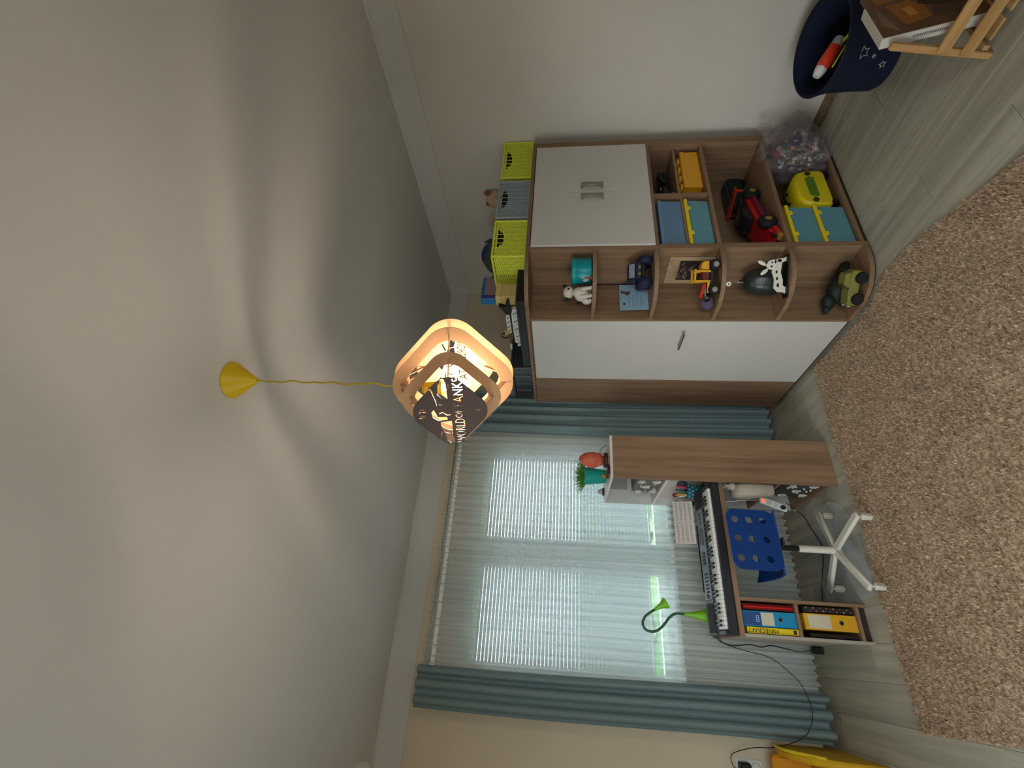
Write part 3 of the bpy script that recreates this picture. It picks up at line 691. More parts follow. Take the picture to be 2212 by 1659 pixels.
# green gooseneck lamp
gl = thing('gooseneck_lamp', 'lime green bendy desk lamp standing behind the left end of the keyboard', 'lamp', (.29, 3.70, .745))
GRN = mat('lime_green_plastic', (120, 186, 24), .35, var=.03)
gp = [(0, .0), (.070, 0), (.074, .010), (.060, .030), (.038, .080), (.020, .140), (.010, .200), (.008, .230)]
MB().lathe(gp, 28).build('base', GRN, gl)
off = lambda q: (q[0]*1.0-.29, -.02, q[1]-.745)
path = smoothpath([off(q) for q in ((.290, .965), (.287, 1.02), (.262, 1.06), (.222, 1.095), (.185, 1.135), (.168, 1.180), (.178, 1.225), (.215, 1.242), (.255, 1.225), (.283, 1.190), (.305, 1.155))], 8)
path[0] = Vector((0, 0, .215))
MB().tube(path, .0085, 10).build('gooseneck', mat('dark_green_gooseneck', (58, 92, 60), .5), gl)
a = Vector(path[-1]); dv = Vector((.052, 0, -.088)).normalized()
MB().lathe([(0, 0), (.010, 0), (.012, .02), (.020, .055), (.036, .088), (.038, .094), (.034, .092), (0, .080)], 24, Matrix.Translation(a) @ dv.to_track_quat('Z', 'Y').to_matrix().to_4x4()).build('shade', GRN, gl)

# ------------------------------------------------------------------ blue swivel chair
ch = thing('swivel_chair', 'blue perforated desk chair on a white four-star base in front of the desk', 'chair', (.665, 3.20, .012))
CB = mat('royal_blue_shell', (10, 52, 114), .45, var=.04)
bk = [rrect(-.175, .175, 0, .285, .055)]
holes = []
for hx in (-.112, .0, .112):
    for hz in (.070, .152, .235): holes.append([(hx+.021*math.cos(6.283*i/18), hz+.021*math.sin(6.283*i/18)) for i in range(18)])
bo = curve_plate('backrest', bk+holes, CB, ch, 0, .012)
bo.data.transform(Matrix.Translation((-.002, -.195, .520)) @ Matrix.Rotation(R(4), 4, 'Z') @ Matrix.Rotation(R(4), 4, 'X'))
MB().sheet(16, 14, lambda u, v: ((u-.5)*.36, -.195+.40*v, .505-.085*(1-v)**.0*0-.035*math.sin(v*3.1)+.03*abs(2*u-1)**3*(v) + (.02*(1-v)**4)), .012).build('seat', CB, ch, 60)
MB().bar((0, -.18, .485), (0, .05, .475), .05, .012, .003).build('seat_bracket', DGREY, ch)
WGR = mat('cream_white_metal', (206, 200, 186), .45, var=.03)
MB().cyl((0, 0, .33), (0, 0, .478), .016, n=16).build('gas_lift', BLACK, ch)
MB().cyl((0, 0, .085), (0, 0, .33), .022, .021, n=20).build('column', WGR, ch)
for ang in (31, -60, -139, 130):
    c, s = math.cos(R(ang)), math.sin(R(ang))
    MB().bar((c*.012, s*.012, .115), (c*.315, s*.315, .085), .048, .026, .008).build('leg', WGR, ch)
    MB().box(-.018, .018, -.016, .016, 0, .06, .006, Matrix.Translation((c*.295, s*.295, .0)) @ Matrix.Rotation(R(ang), 4, 'Z')).cyl((c*.295, s*.295, .06), (c*.295, s*.295, .08), .007, n=8).build('foot', WGR, ch)
# clear mat under the chair
t = MB(); mp_ = [(.42, 3.15), (.50, 3.12), (.72, 3.13), (.86, 3.16), (.97, 3.24), (1.02, 3.36), (.98, 3.58), (.88, 3.68), (.60, 3.72), (.42, 3.66), (.38, 3.42)]
v = [(px, py, .004+.006*math.sin(i*2.2)**2) for i, (px, py) in enumerate(mp_)]+[(.70, 3.42, .004)]
t.raw(v, [(i, (i+1) % 11, 11) for i in range(11)]); 
bmesh.ops.subdivide_edges(t.bm, edges=t.bm.edges, cuts=5, use_grid_fill=True)
for vv in t.bm.verts: vv.co.z = max(.003, vv.co.z+.005*noise.noise(vv.co*11)+.002)
bmesh.ops.solidify(t.bm, geom=list(t.bm.faces), thickness=.0015)
CLR = mat('clear_vinyl', (214, 218, 216), .18, var=0, trans=0.0, alpha=.30, spec=.8)
tag(t.build('floor_mat', CLR, None, 60), 'crumpled clear plastic sheet on the floor under the blue chair', 'mat')

# ------------------------------------------------------------------ things in the desk pedestal
def binder(name, lab, loc, w, d, h, m, mlab, rz=0):
    t = thing(name, lab, 'binder', loc, rz, group='binders in the desk pedestal')
    MB().box(0, w, 0, d, 0, h, .002).build('cover', m, t, 25)
    MB().box(.008, w-.008, -.001, .001, h*.42 if mlab else h*.5, h*.66 if mlab else h*.93, 0).build('spine_label', mat('label_card', (200, 190, 164), .7), t, 0)
    MB().lathe([(.013, 0), (.013, .003), (.009, .003), (.009, .0)], 20, Matrix.Translation((w/2, -.0005, h*.30)) @ Matrix.Rotation(R(90), 4, 'X')).build('finger_ring', CHROME, t)
    MB().cyl((w/2, -.0012, h*.30), (w/2, .001, h*.30), .0095, n=18).build('finger_hole', BLACK, t)
    return t
PX = .16
bd = binder('ring_binder', 'blue ring binder on the upper pedestal shelf, beside the yellow comic spine', (PX+.058, 3.285, .404), .086, .29, .300, mat('blue_binder_card', (24, 132, 176), .5), True)
MB().box(.006, .080, -.0012, .001, .20, .298).build('printed_band', mat('dark_blue_band', (38, 74, 128), .5), bd, 0)
o = MB()
for zz in (.212, .226): o.box(.026, .060, -.0018, -.0011, zz, zz+.002)
for xx in (.026, .036, .048, .058): o.box(xx, xx+.002, -.0018, -.0011, .212, .228)
o.build('printed_grid', mat('white_print', (206, 216, 224), .6), bd, 0)
binder('ring_binder', 'yellow ring binder with a pale spine label on the lower pedestal shelf', (PX+.062, 3.285, .064), .088, .29, .292, mat('amber_binder_card', (214, 158, 34), .5), False)
bk_ = thing('paperback_book', 'yellow book with MINECRAFT on its spine, on the upper pedestal shelf', 'book', (PX+.022, 3.280, .404))
MB().box(0, .033, 0, .22, 0, .290, .0015).build('cover', mat('yellow_book_cover', (226, 196, 24), .5), bk_, 25)
Mt = Matrix.Translation((.0165, -.0010, .200)) @ Matrix.Rotation(R(90), 4, 'X') @ Matrix.Rotation(R(90), 4, 'Z')
text_obj('spine_title', 'MINECRAFT', .032, mat('dark_brown_ink', (52, 34, 16), .7), bk_, Mt, .0004, sx=1.02)
MB().box(.006, .027, -.0012, .0005, .012, .030).build('spine_mark', mat('dark_brown_ink', (52, 34, 16), .7), bk_, 0)
rb = thing('hardback_book', 'dark red glossy book at the right side of the upper pedestal shelf', 'book', (PX+.150, 3.290, .404))
MB().box(0, .034, 0, .22, 0, .295, .002).build('cover', mat('dark_red_cover', (110, 20, 26), .3), rb, 25)
MB().cyl((.017, -.003, .01), (.017, -.003, .285), .006, n=10).build('rolled_spine', RED, rb)
fb = thing('photo_album', 'dark brown patterned album on the lower pedestal shelf, right of the yellow binder', 'album', (PX+.156, 3.290, .064))
MB().box(0, .032, 0, .22, 0, .286, .002).build('cover', mat('dark_album_cover', (44, 30, 26), .5), fb, 25)
o = MB()
for k in range(14):
    o.prism(star(.004+.002*(k % 3), .5, k*23), -.0015, 0, Matrix.Translation((.008+.016*(k % 2), 0, .02+k*.019)))
o.build('spine_pattern', mat('pale_spine_pattern', (140, 116, 116), .6), fb, 0)
nb = thing('notebook_stack', 'dark thin folder standing left of the yellow binder on the lower shelf', 'folder', (PX+.024, 3.30, .064))
MB().box(0, .022, 0, .23, 0, .27, .002).build('cover', mat('dark_album_cover', (44, 30, 26), .5), nb, 25)

# ------------------------------------------------------------------ on and in the shelf tower
TZ = 1.473
salt = thing('salt_lamp', 'orange rock salt lamp on a dark wooden foot on top of the shelf tower', 'lamp', (1.275, 3.40, TZ))
mb = MB(); mb.ball((0, 0, .112), (.062, .055, .098), 22)
for vv in mb.bm.verts:
    n_ = noise.noise(vv.co*22)*.011+noise.noise(vv.co*55)*.004; vv.co += Vector((vv.co.x, vv.co.y, vv.co.z-.11)).normalized()*n_
    if vv.co.z > .11: vv.co.x *= 1-.8*(vv.co.z-.11); 
mb.build('rock', mat('salt_crystal', (196, 92, 62), .45, var=.16, scale=18, bump=.4, bscale=60, spec=.5), salt, 28)
MB().lathe([(0, 0), (.050, 0), (.056, .006), (.056, .020), (.048, .028), (0, .028)], 22).build('foot', mat('dark_turned_wood', (66, 44, 34), .5), salt)
MB().tube(smoothpath([(.045, .03, .012), (.07, .05, .03), (.095, .05, .05), (.115, .035, .03), (.125, .02, .004)], 6), .003, 7).build('cable', mat('grey_cable', (120, 110, 104), .5), salt)
pot = thing('potted_grass', 'teal pot of spiky green grass on the shelf tower, behind the salt lamp', 'plant', (1.215, 3.60, TZ))
MB().lathe([(0, 0), (.048, 0), (.051, .006), (.068, .152), (.070, .166), (.064, .166), (.062, .150), (0, .147)], 30).build('pot', mat('teal_glazed_pot', (28, 150, 142), .35, var=.03), pot)
mb = MB(); rn = random.Random(5)
for k in range(260):
    a_ = rn.uniform(0, 6.283); r_ = .062*math.sqrt(rn.random()); p = Vector((r_*math.cos(a_), r_*math.sin(a_), .150)); le = .05+.075*rn.random(); out = Vector((math.cos(a_)*r_/.056*.9+rn.gauss(0, .25), math.sin(a_)*r_/.056*.9+rn.gauss(0, .25), 1)).normalized()
    sd = out.cross(Vector((rn.gauss(0, 1), rn.gauss(0, 1), .1))).normalized()*.0026; mb.raw([p-sd, p+sd, p+out*le*.6+sd*.8, p+out*le, p+out*le*.6-sd*.8], [(0, 1, 2, 3, 4)])
g_ = mb.build('grass_blades', mat('grass_blade', (88, 138, 44), .6, var=.2, scale=40), pot, 0, False); g_['kind'] = 'stuff'
fg = thing('hat_figurine', 'small pale figurine with a dark brimmed hat on the tower, left of the pot', 'figurine', (1.145, 3.765, TZ))
MB().lathe([(0, 0), (.030, 0), (.033, .004), (.030, .012), (.012, .014), (0, .014)], 20).build('brim', mat('brown_felt', (70, 54, 52), .7), fg)
MB().ball((0, 0, .026), (.022, .022, .020), 14).cyl((0, 0, .042), (0, 0, .052), .004, .001, n=8).build('body', mat('pale_lilac_clay', (176, 164, 170), .6), fg)
sd_ = thing('toy_animal', 'tiny yellow and brown toy animal beside the salt lamp on the tower', 'toy', (1.125, 3.33, TZ))
MB().ball((0, 0, .030), (.012, .020, .013), 12).ball((0, -.018, .045), .011, 10).build('body', mat('ochre_toy', (160, 128, 50), .6), sd_)
for (ax, ay) in ((-.007, -.012), (.007, -.012), (-.007, .012), (.007, .012)): MB().cyl((ax, ay, 0), (ax, ay, .025), .004, n=8).build('leg', mat('brown_toy', (92, 62, 36), .6), sd_)
MB().cyl((0, .018, .03), (0, .028, .045), .003, .001, n=6).build('tail', mat('brown_toy', (92, 62, 36), .6), sd_)
ds = thing('brown_dish', 'small dark brown oval dish in front of the salt lamp on the tower', 'dish', (1.155, 3.26, TZ))
MB().lathe([(0, 0), (.032, 0), (.045, .018), (.042, .019), (.030, .005), (0, .005)], 24, Matrix.Diagonal((1, .8, 1, 1))).build('bowl', mat('dark_turned_wood', (66, 44, 34), .5), ds)
MB().ball((.005, 0, .016), (.014, .012, .010), 10).build('pebble', mat('grey_pebble', (150, 140, 136), .6), ds)
GF = mat('grey_star_fabric', (108, 104, 98), .9, bump=.3, bscale=500); WS = mat('white_star_print', (206, 202, 190), .8)
def starbag(name, lab, loc, w, d, h, dark, cat, seed, face='x', rz=0):
    t = thing(name, lab, cat, loc, rz); mb = MB(); mb.box(0, w, 0, d, 0, h, min(w, d, h)*.16, None, 3)
    bmesh.ops.subdivide_edges(mb.bm, edges=mb.bm.edges, cuts=2, use_grid_fill=True)
    for vv in mb.bm.verts: vv.co += Vector((noise.noise(vv.co*9+Vector((seed, 0, 0))), noise.noise(vv.co*9+Vector((0, seed, 3))), 0))*.008
    mb.build('bag_body', GF if not dark else mat('charcoal_star_fabric', (66, 66, 68), .9, bump=.3, bscale=500), t, 60)
    rn = random.Random(seed)
    for k in range(11):
        r_ = .030 if k < 5 else .007
        if k < 5: u_, z_ = ((.18, .25), (.78, .22), (.5, .55), (.2, .80), (.82, .78))[k]
        else: u_, z_ = rn.uniform(.12, .88), rn.uniform(.12, .88)
        MB().prism(star(r_*min(1, h/.18), .5, rn.uniform(0, 72)), -.011, .0, Matrix.Translation((0, d*u_, h*z_)) @ Matrix.Rotation(R(-90), 4, 'Z')).build('printed_star', WS, t, 0)
    return t
starbag('fabric_basket', 'grey fabric basket printed with white stars in the upper bay of the tower', (1.095, 3.245, 1.097), .26, .36, .185, False, 'basket', 3)
o = starbag('fabric_bag', 'charcoal fabric bag printed with white stars on the floor bay of the tower', (1.10, 3.24, .049), .26, .33, .24, True, 'bag', 8)
cup = thing('pencil_cup', 'teal polka dot pencil cup full of pens behind the right end of the keyboard', 'cup', (1.125, 3.60, .747))
cup.scale = (1.25, 1.25, 1.12)
MB().lathe([(0, 0), (.040, 0), (.042, .004), (.042, .118), (.039, .118), (.038, .01), (0, .008)], 28).build('cup_body', mat('petrol_cup', (22, 96, 108), .4), cup)
o = MB()
for i in range(12):
    for j in range(5):
        A_ = 2*math.pi*(i+.5*(j % 2))/12; o.cyl((.0415*math.cos(A_), .0415*math.sin(A_), .016+j*.022), (.0428*math.cos(A_), .0428*math.sin(A_), .016+j*.022), .0035, n=8)
o.build('printed_dots', WS, cup, 0)
for k, (cname, c_) in enumerate((('pen', (180, 40, 50)), ('pen', (40, 44, 60)), ('pen', (210, 150, 60)), ('pen', (220, 220, 214)), ('pen', (60, 120, 70)), ('pen', (190, 70, 110)))):
    A_ = k*1.05; MB().cyl((.012*math.cos(A_), .012*math.sin(A_), .01), (.034*math.cos(A_), .034*math.sin(A_), .165+.01*(k % 3)), .004, n=8).build('pen', mat('pen_%d' % k, c_, .4), cup)
zb = thing('zebra_clip', 'small black and white striped toy leaning on the teal pencil cup', 'toy', (1.052, 3.665, .747))
zb.scale = (1.3, 1.3, 1.5)
for k in range(6): MB().ball((0, .0, .018+.017*k), (.016-.001*k, .014, .010), 12).build('stripe', WHITE if k % 2 else BLACK, zb)
MB().cyl((0, 0, .112), (.012, -.006, .135), .006, .002, n=8).build('beak', BLACK, zb)
pc = thing('drawing_sheet', 'pale child drawing with coloured blots leaning inside the middle bay of the tower', 'drawing', (1.12, 3.79, .748))
Md = frame_M((0, .05, 0), (.35, -.94, 0), (0.05, .0, 1))
MB().box(0, .50, -.001, .001, 0, .315, 0, Md).build('paper', mat('pinkish_paper', (196, 180, 176), .8, var=.04), pc, 0)
for (cx, cz, r_, c_) in ((.06, .17, .026, (120, 40, 44)), (.20, .14, .05, (70, 76, 84)), (.30, .20, .045, (148, 146, 60)), (.34, .28, .022, (60, 56, 30)), (.42, .12, .03, (170, 60, 80))):
    MB().prism([(cx+r_*math.cos(6.283*i/14)*(1+.2*math.sin(i*3)), cz+r_*.8*math.sin(6.283*i/14)) for i in range(14)], -.002, -.0008, Md).build('paint_blot', mat('paint_%d_%d' % c_[:2], c_, .8), pc, 0)
# under the desk top, right
rm = thing('white_plush', 'pale plush toy with dark eyes hanging under the desk beside the tower', 'plush toy', (1.10, 3.235, .369))
mb = MB(); mb.prism([(.0, .0), (.235, .12), (.235, .17), (.205, .225), (.165, .255), (.03, .245), (.0, .19)], 0, .09, frame_M((0, .02, .0), (.15, 1, 0), (0, 0, 1)), .02)
mb.build('body', mat('cream_plush', (190, 178, 158), .95, bump=.3, bscale=300), rm, 60)
MB().ball((-.004, .12, .262), (.03, .05, .030), 14).cyl((-.004, .105, .29), (-.004, .095, .315), .012, .004, n=10).cyl((-.004, .135, .29), (-.004, .145, .315), .012, .004, n=10).build('head', mat('cream_plush', (190, 178, 158), .95), rm)
for yy in (.110, .132): MB().ball((-.033, yy, .272), .006, 8).build('eye', BLACK, rm)
ps = thing('power_strip', 'white power strip with a glowing red switch leaning under the desk', 'power strip', (1.055, 3.50, .40))
Mq = frame_M((0, 0, 0), (-.95, .30, 0), (-.30, .06, -.95)); 
MB().box(-.026, .026, -.018, .018, 0, .185, .005, Mq).build('housing', WHITE, ps)
MB().box(-.012, .012, .0185, .021, .008, .030, .002, Mq).box(-.012, .012, -.021, -.0185, .008, .030, .002, Mq).build('switch', mat('lit_red_switch', (200, 60, 40), .4, emit=(255, 90, 60), estr=1.5), ps)
for k in range(3):
    MB().cyl(Mq @ Vector((0, -.0185, .062+k*.045)), Mq @ Vector((0, -.0195, .062+k*.045)), .017, n=18).build('socket', mat('socket_grey', (196, 196, 190), .5), ps)
MB().cyl(Mq @ Vector((0, -.019, .152)), Mq @ Vector((0, -.045, .152)), .015, n=16).build('plug', BLACK, ps)
def cord(name, lab, pts, r=.003, m=BLACK, cat='cable'):
    return tag(MB().tube(smoothpath(pts, 7), r, 6).build(name, m), lab, cat)
cord('power_cable', 'black cable trailing from the power strip across the floor under the chair', [(1.03, 3.46, .24), (1.02, 3.62, .10), (1.00, 3.72, .012), (.93, 3.68, .012), (.86, 3.63, .012), (.77, 3.57, .014), (.68, 3.60, .012), (.60, 3.66, .010), (.50, 3.72, .008), (.40, 3.76, .008)])
cord('white_cable', 'white cable hanging from the desk top down to the power strip', [(1.065, 3.58, .714), (1.05, 3.57, .60), (1.06, 3.55, .50), (1.055, 3.52, .43), (1.055, 3.505, .405)], .003, WHITE)
tag(MB().box(-.02, .02, -.012, .012, -.03, .03, .004, Matrix.Translation((1.06, 3.59, .63)) @ Matrix.Rotation(R(25), 4, 'Y')).build('cable_adapter', mat('grey_adapter', (150, 150, 152), .5)), 'small grey adapter on a cable just under the desk top', 'adapter')
cord('adapter_cable', 'thick black cable dropping from the keyboard to an adapter behind the pedestal', [(.175, 3.62, .79), (.14, 3.70, .74), (.125, 3.82, .62), (.14, 3.86, .50), (.13, 3.88, .42), (.145, 3.90, .34), (.13, 3.90, .24), (.12, 3.88, .17), (.13, 3.86, .10)], .0035)
tag(MB().box(-.022, .022, -.02, .02, -.035, .035, .006, Matrix.Translation((.135, 3.855, .062))).build('mains_adapter', BLACK), 'black mains adapter at the lower end of the thick cable behind the pedestal', 'adapter')
cord('socket_cable', 'thin black cable sagging from the keyboard past the curtain to the wall socket', [(.18, 3.63, .785), (.13, 3.74, .70), (.10, 3.82, .55), (.07, 3.86, .38), (-.02, 3.85, .26), (-.10, 3.84, .205), (-.22, 3.82, .19), (-.33, 3.82, .24), (-.39, 3.84, .33), (-.43, 3.88, .45), (-.45, 3.95, .55), (-.50, 4.02, .66), (-.56, 4.03, .665), (-.585, 4.03, .63)], .0025)
so_ = thing('wall_socket', 'white double wall socket on the beige wall left of the curtain', 'socket', (-.57, 4.083, .545))
MB().box(-.045, .045, -.012, 0, -.085, .085, .006).build('plate', WHITE, so_)
for zz in (-.038, .040): MB().lathe([(.030, 0), (.030, .004), (.024, .004), (.022, -.004), (0, -.004)], 22, Matrix.Translation((0, -.013, zz)) @ Matrix.Rotation(R(90), 4, 'X')).build('socket_cup', mat('socket_grey', (196, 196, 190), .5), so_)
tag(MB().box(-.03, .03, -.035, .035, -.034, .034, .008, Matrix.Translation((-.57, 4.035, .590))).cyl((-.585, 4.03, .62), (-.585, 4.03, .64), .005, n=8).build('mains_plug', BLACK), 'black mains plug pushed into the upper half of the wall socket', 'plug')
# ------------------------------------------------------------------ toys behind and beside the baskets, on the cabinet
T0 = 2.066
cp_ = thing('plush_toy', 'cream plush animal lying behind the grey wicker basket on the cabinet top', 'plush toy', (3.30, 2.78, T0))
CRM = mat('cream_short_fur', (206, 178, 146), .95, bump=.3, bscale=300)
MB().ball((0, .05, .16), (.17, .10, .16), 18).ball((-.13, .0, .26), (.09, .075, .12), 16, Matrix.Rotation(R(-30), 4, 'Y')).build('body', CRM, cp_)
MB().ball((.10, -.02, .36), (.075, .07, .075), 16).ball((.04, -.04, .345), (.05, .045, .04), 12).build('head', CRM, cp_)
for s in (-1, 1): MB().ball((.11+.0*s, -.02+.055*s, .42), (.03, .018, .035), 10).build('ear', mat('brown_short_fur', (150, 96, 60), .95), cp_)
MB().tube(smoothpath([(-.10, 0, .28), (-.20, -.02, .32), (-.25, -.03, .26), (-.30, -.03, .17)], 6), [.045]*6+[.04]*6+[.036]*6+[.03], 10).build('arm', mat('tan_short_fur', (196, 142, 84), .95), cp_)
dn = thing('dinosaur_toy', 'dark grey-green toy dinosaur with a blue back behind the lime corner basket', 'toy', (2.78, 2.90, T0))
DG = mat('grey_green_rubber', (78, 86, 76), .7, var=.1)
mb = MB(); mb.ball((.06, 0, .30), (.17, .10, .13), 18, Matrix.Rotation(R(-14), 4, 'Y')); mb.ball((-.16, -.02, .26), (.10, .06, .07), 14)
mb.build('body', DG, dn)
MB().ball((.10, .0, .375), (.12, .075, .075), 14).build('blue_back', mat('navy_rubber', (40, 56, 110), .6), dn)
MB().tube(smoothpath([(-.20, -.02, .28), (-.26, -.02, .34), (-.30, -.03, .37), (-.35, -.04, .35)], 5), [.05]*5+[.04]*5+[.035]*5+[.03], 10).build('neck', DG, dn)
for (lx, ly) in ((-.06, -.06), (-.06, .06), (.16, -.06), (.16, .06)): MB().cyl((lx, ly, 0), (lx, ly, .24), .034, .04, n=12).build('leg', DG, dn)
MB().tube(smoothpath([(.20, 0, .30), (.26, 0, .38), (.24, 0, .44)], 5), [.04, .036, .032, .028, .024, .02, .018, .014, .01, .007, .004], 8).build('tail', DG, dn)
bb = thing('game_box', 'blue boxed game with a pinkish picture, standing behind the lime corner basket', 'box', (2.275, 2.735, T0), R(4))
MB().box(0, .215, 0, .07, .055, .372, .001).build('carton', mat('blue_carton', (46, 122, 184), .45, var=.08, scale=12), bb, 25)
MB().box(.030, .205, -.0012, 0, .12, .345).build('picture', mat('faded_pink_print', (168, 130, 132), .6, var=.12, scale=26), bb, 0)
MB().box(.0, .03, -.0012, 0, .06, .365).build('side_band', mat('violet_print', (74, 60, 130), .5), bb, 0)
MB().box(.0, .215, .0, .07, 0, .054, .001).build('base_block', DGREY, bb, 25)
bx = thing('flat_black_box', 'long flat black box along the wardrobe top, under the striped toy', 'box', (1.965, 2.40, T0))
MB().box(0, .30, 0, .80, 0, .055, .003).build('lower_half', BLACK, bx, 25)
MB().box(-.002, .302, -.002, .802, .040, .062, .003).build('lid', mat('satin_black_card', (26, 26, 30), .35), bx, 25)
gb = thing('storage_crate', 'dark grey glossy storage crate at the window end of the wardrobe top', 'crate', (1.975, 3.24, T0))
mb = MB(); mb.prism([(0, 0), (.42, 0), (.44, .155), (-.010, .155)], 0, .48, None, .006); mb.build('tub', mat('smoke_plastic', (52, 56, 62), .25, var=.1, scale=18), gb, 30)
MB().box(-.018, .448, -.008, .488, .155, .172, .005).build('lid', mat('smoke_plastic_lid', (66, 72, 78), .25), gb, 30)
for y in (.12, .24, .36): MB().box(-.012, -.002, y-.012, y+.012, .02, .15, .003).build('rib', mat('smoke_plastic_lid', (66, 72, 78), .25), gb, 25)
gr = thing('green_box', 'olive green flat box standing behind the striped toy on the wardrobe', 'box', (2.32, 2.54, T0))
MB().box(0, .05, 0, .30, .063, .235, .002).build('carton', mat('olive_carton', (104, 124, 40), .6, var=.06), gr, 25)
MB().box(-.001, .051, -.001, .301, .19, .238, .002).build('lid', mat('olive_carton_lid', (116, 134, 48), .6), gr, 25)
gr.location.x = 2.275; gr.location.z = T0-.063+.063
yb = thing('straw_box', 'straw yellow worn box beside the blue game box at the rounded corner', 'box', (2.03, 2.425, T0+.0625))
MB().box(0, .11, 0, .09, .0, .115, .004).build('carton', mat('straw_card', (196, 168, 104), .7, var=.16, scale=40), yb, 25)
MB().box(-.004, .114, -.004, .094, .105, .140, .003).build('lid', mat('straw_card_lid', (206, 184, 118), .7), yb, 25)
# striped toy blaster lying on the black box
tg = thing('toy_blaster', 'white toy blaster with black tiger stripes lying on the flat black box', 'toy', (2.00, 2.53, T0+.062))
TW_ = mat('white_toy_plastic', (214, 212, 204), .4); MX = Matrix(((0, 1, 0, 0), (1, 0, 0, 0), (0, 0, 1, 0), (0, 0, 0, 1)))
MB().prism([(.0, .0), (.42, .0), (.44, .012), (.44, .030), (.40, .030), (.39, .046), (.05, .046), (0, .034)], 0, .035, MX, .003).build('shell', TW_, tg, 30)
MB().prism([(.06, .058), (.26, .058), (.28, .066), (.28, .086), (.10, .090), (.06, .080)], .004, .034, MX, .003).build('upper_shell', TW_, tg, 30)
MB().prism([(-.10, .050), (.10, .040), (.30, .044), (.30, .060), (.10, .070), (.02, .100), (-.03, .128), (-.045, .120), (-.02, .080), (-.08, .066)], .006, .030, MX, .003).build('black_core', BLACK, tg, 30)
o = MB()
for k in range(9):
    y = .02+k*.045; o.prism([(y, .004+.010*(k % 2)), (y+.010, .008+.010*(k % 2)), (y+.032, .030+.01*(k % 2)), (y+.024, .032)], -.0012, .0008, MX)
for k in range(4):
    y = .08+k*.05; o.prism([(y, .062), (y+.008, .064), (y+.028, .080), (y+.020, .082)], .0025, .005, MX)
o.build('stripes', BLACK, tg, 0)
MB().cyl((.020, .28, .075), (.020, .42, .080), .012, n=12).build('barrel', mat('dusky_red_plastic', (120, 74, 66), .5), tg)
MB().cyl((.020, .42, .080), (.020, .50, .085), .009, n=12).build('muzzle', TW_, tg)
MB().lathe([(.024, -.006), (.030, -.006), (.030, .006), (.024, .006)], 20, Matrix.Translation((.02, .33, .118)) @ Matrix.Rotation(R(90), 4, 'Y')).build('sight_ring', mat('brown_ring', (96, 66, 44), .5), tg)
MB().box(.008, .032, .255, .31, .086, .112, .004).build('yellow_clip', mat('straw_clip', (190, 160, 90), .5), tg, 25)

# ------------------------------------------------------------------ corner shelf, top to bottom
SZ = (1.6375, 1.2635, .8695, .4745, .0445)
jar = thing('turquoise_jar', 'squat turquoise jar on the top board of the corner shelf', 'jar', (2.150, 2.325, SZ[0]))
TQ = mat('turquoise_gloss', (0, 142, 152), .3, var=.03)
MB().lathe([(0, 0), (.072, 0), (.082, .008), (.084, .02), (.084, .104), (.080, .112), (0, .112)], 32).build('jar_body', TQ, jar)
MB().lathe([(.086, .104), (.087, .108), (.087, .122), (.080, .130), (0, .132)], 32).build('lid', mat('turquoise_lid', (10, 158, 158), .3), jar)
dog = thing('dog_figurine', 'white ceramic dog figurine with black ears on the top board of the corner shelf', 'figurine', (2.005, 2.385, SZ[0]), R(-20))
DW = mat('white_glazed_clay', (214, 204, 190), .3)
mb = MB(); mb.ball((.0, .0, .062), (.040, .058, .050), 16).ball((.008, -.028, .082), (.034, .032, .040), 14); mb.build('body', DW, dog)
MB().ball((.004, -.040, .148), (.040, .038, .034), 16).ball((.006, -.075, .140), (.020, .024, .017), 12).build('head', DW, dog)
for s in (-1, 1): MB().ball((.004+.040*s, -.030, .160), (.012, .020, .028), 10, Matrix.Rotation(R(25*s), 4, 'Y')).build('ear', mat('black_glaze', (30, 28, 26), .3), dog)
MB().ball((.006, -.098, .146), .007, 8).ball((-.010, -.066, .160), .004, 8).ball((.022, -.066, .160), .004, 8).build('nose_and_eyes', mat('black_glaze', (30, 28, 26), .3), dog)
for s in (-1, 1):
    MB().tube([(.022*s, -.040, .075), (.026*s, -.052, .04), (.026*s, -.060, .012)], [.014, .012, .011], 10).ball((.026*s, -.064, .010), (.013, .018, .010), 10).build('front_leg', DW, dog)
    MB().ball((.036*s, .020, .030), (.018, .034, .030), 12).ball((.040*s, -.012, .010), (.013, .022, .010), 10).build('hind_leg', DW, dog)
MB().tube(smoothpath([(-.01, .052, .05), (-.02, .075, .070), (-.03, .092, .098)], 5), [.008]*5+[.006]*5+[.003], 8).build('tail', mat('black_glaze', (30, 28, 26), .3), dog)
rf = thing('winged_figurine', 'little red, brown and white figurine between the jar and the white dog', 'figurine', (2.080, 2.300, SZ[0]))
MB().lathe([(0, 0), (.016, 0), (.018, .008), (.010, .030), (.012, .040), (.004, .050), (0, .050)], 14).build('body', mat('terracotta_glaze', (130, 62, 48), .4), rf)
MB().ball((0, 0, .060), .013, 12).build('head', mat('pale_skin_glaze', (196, 156, 132), .4), rf)
for s in (-1, 1): MB().ball((.020*s, .004, .040), (.014, .004, .020), 10, Matrix.Rotation(R(35*s), 4, 'Y')).build('wing', DW, rf)

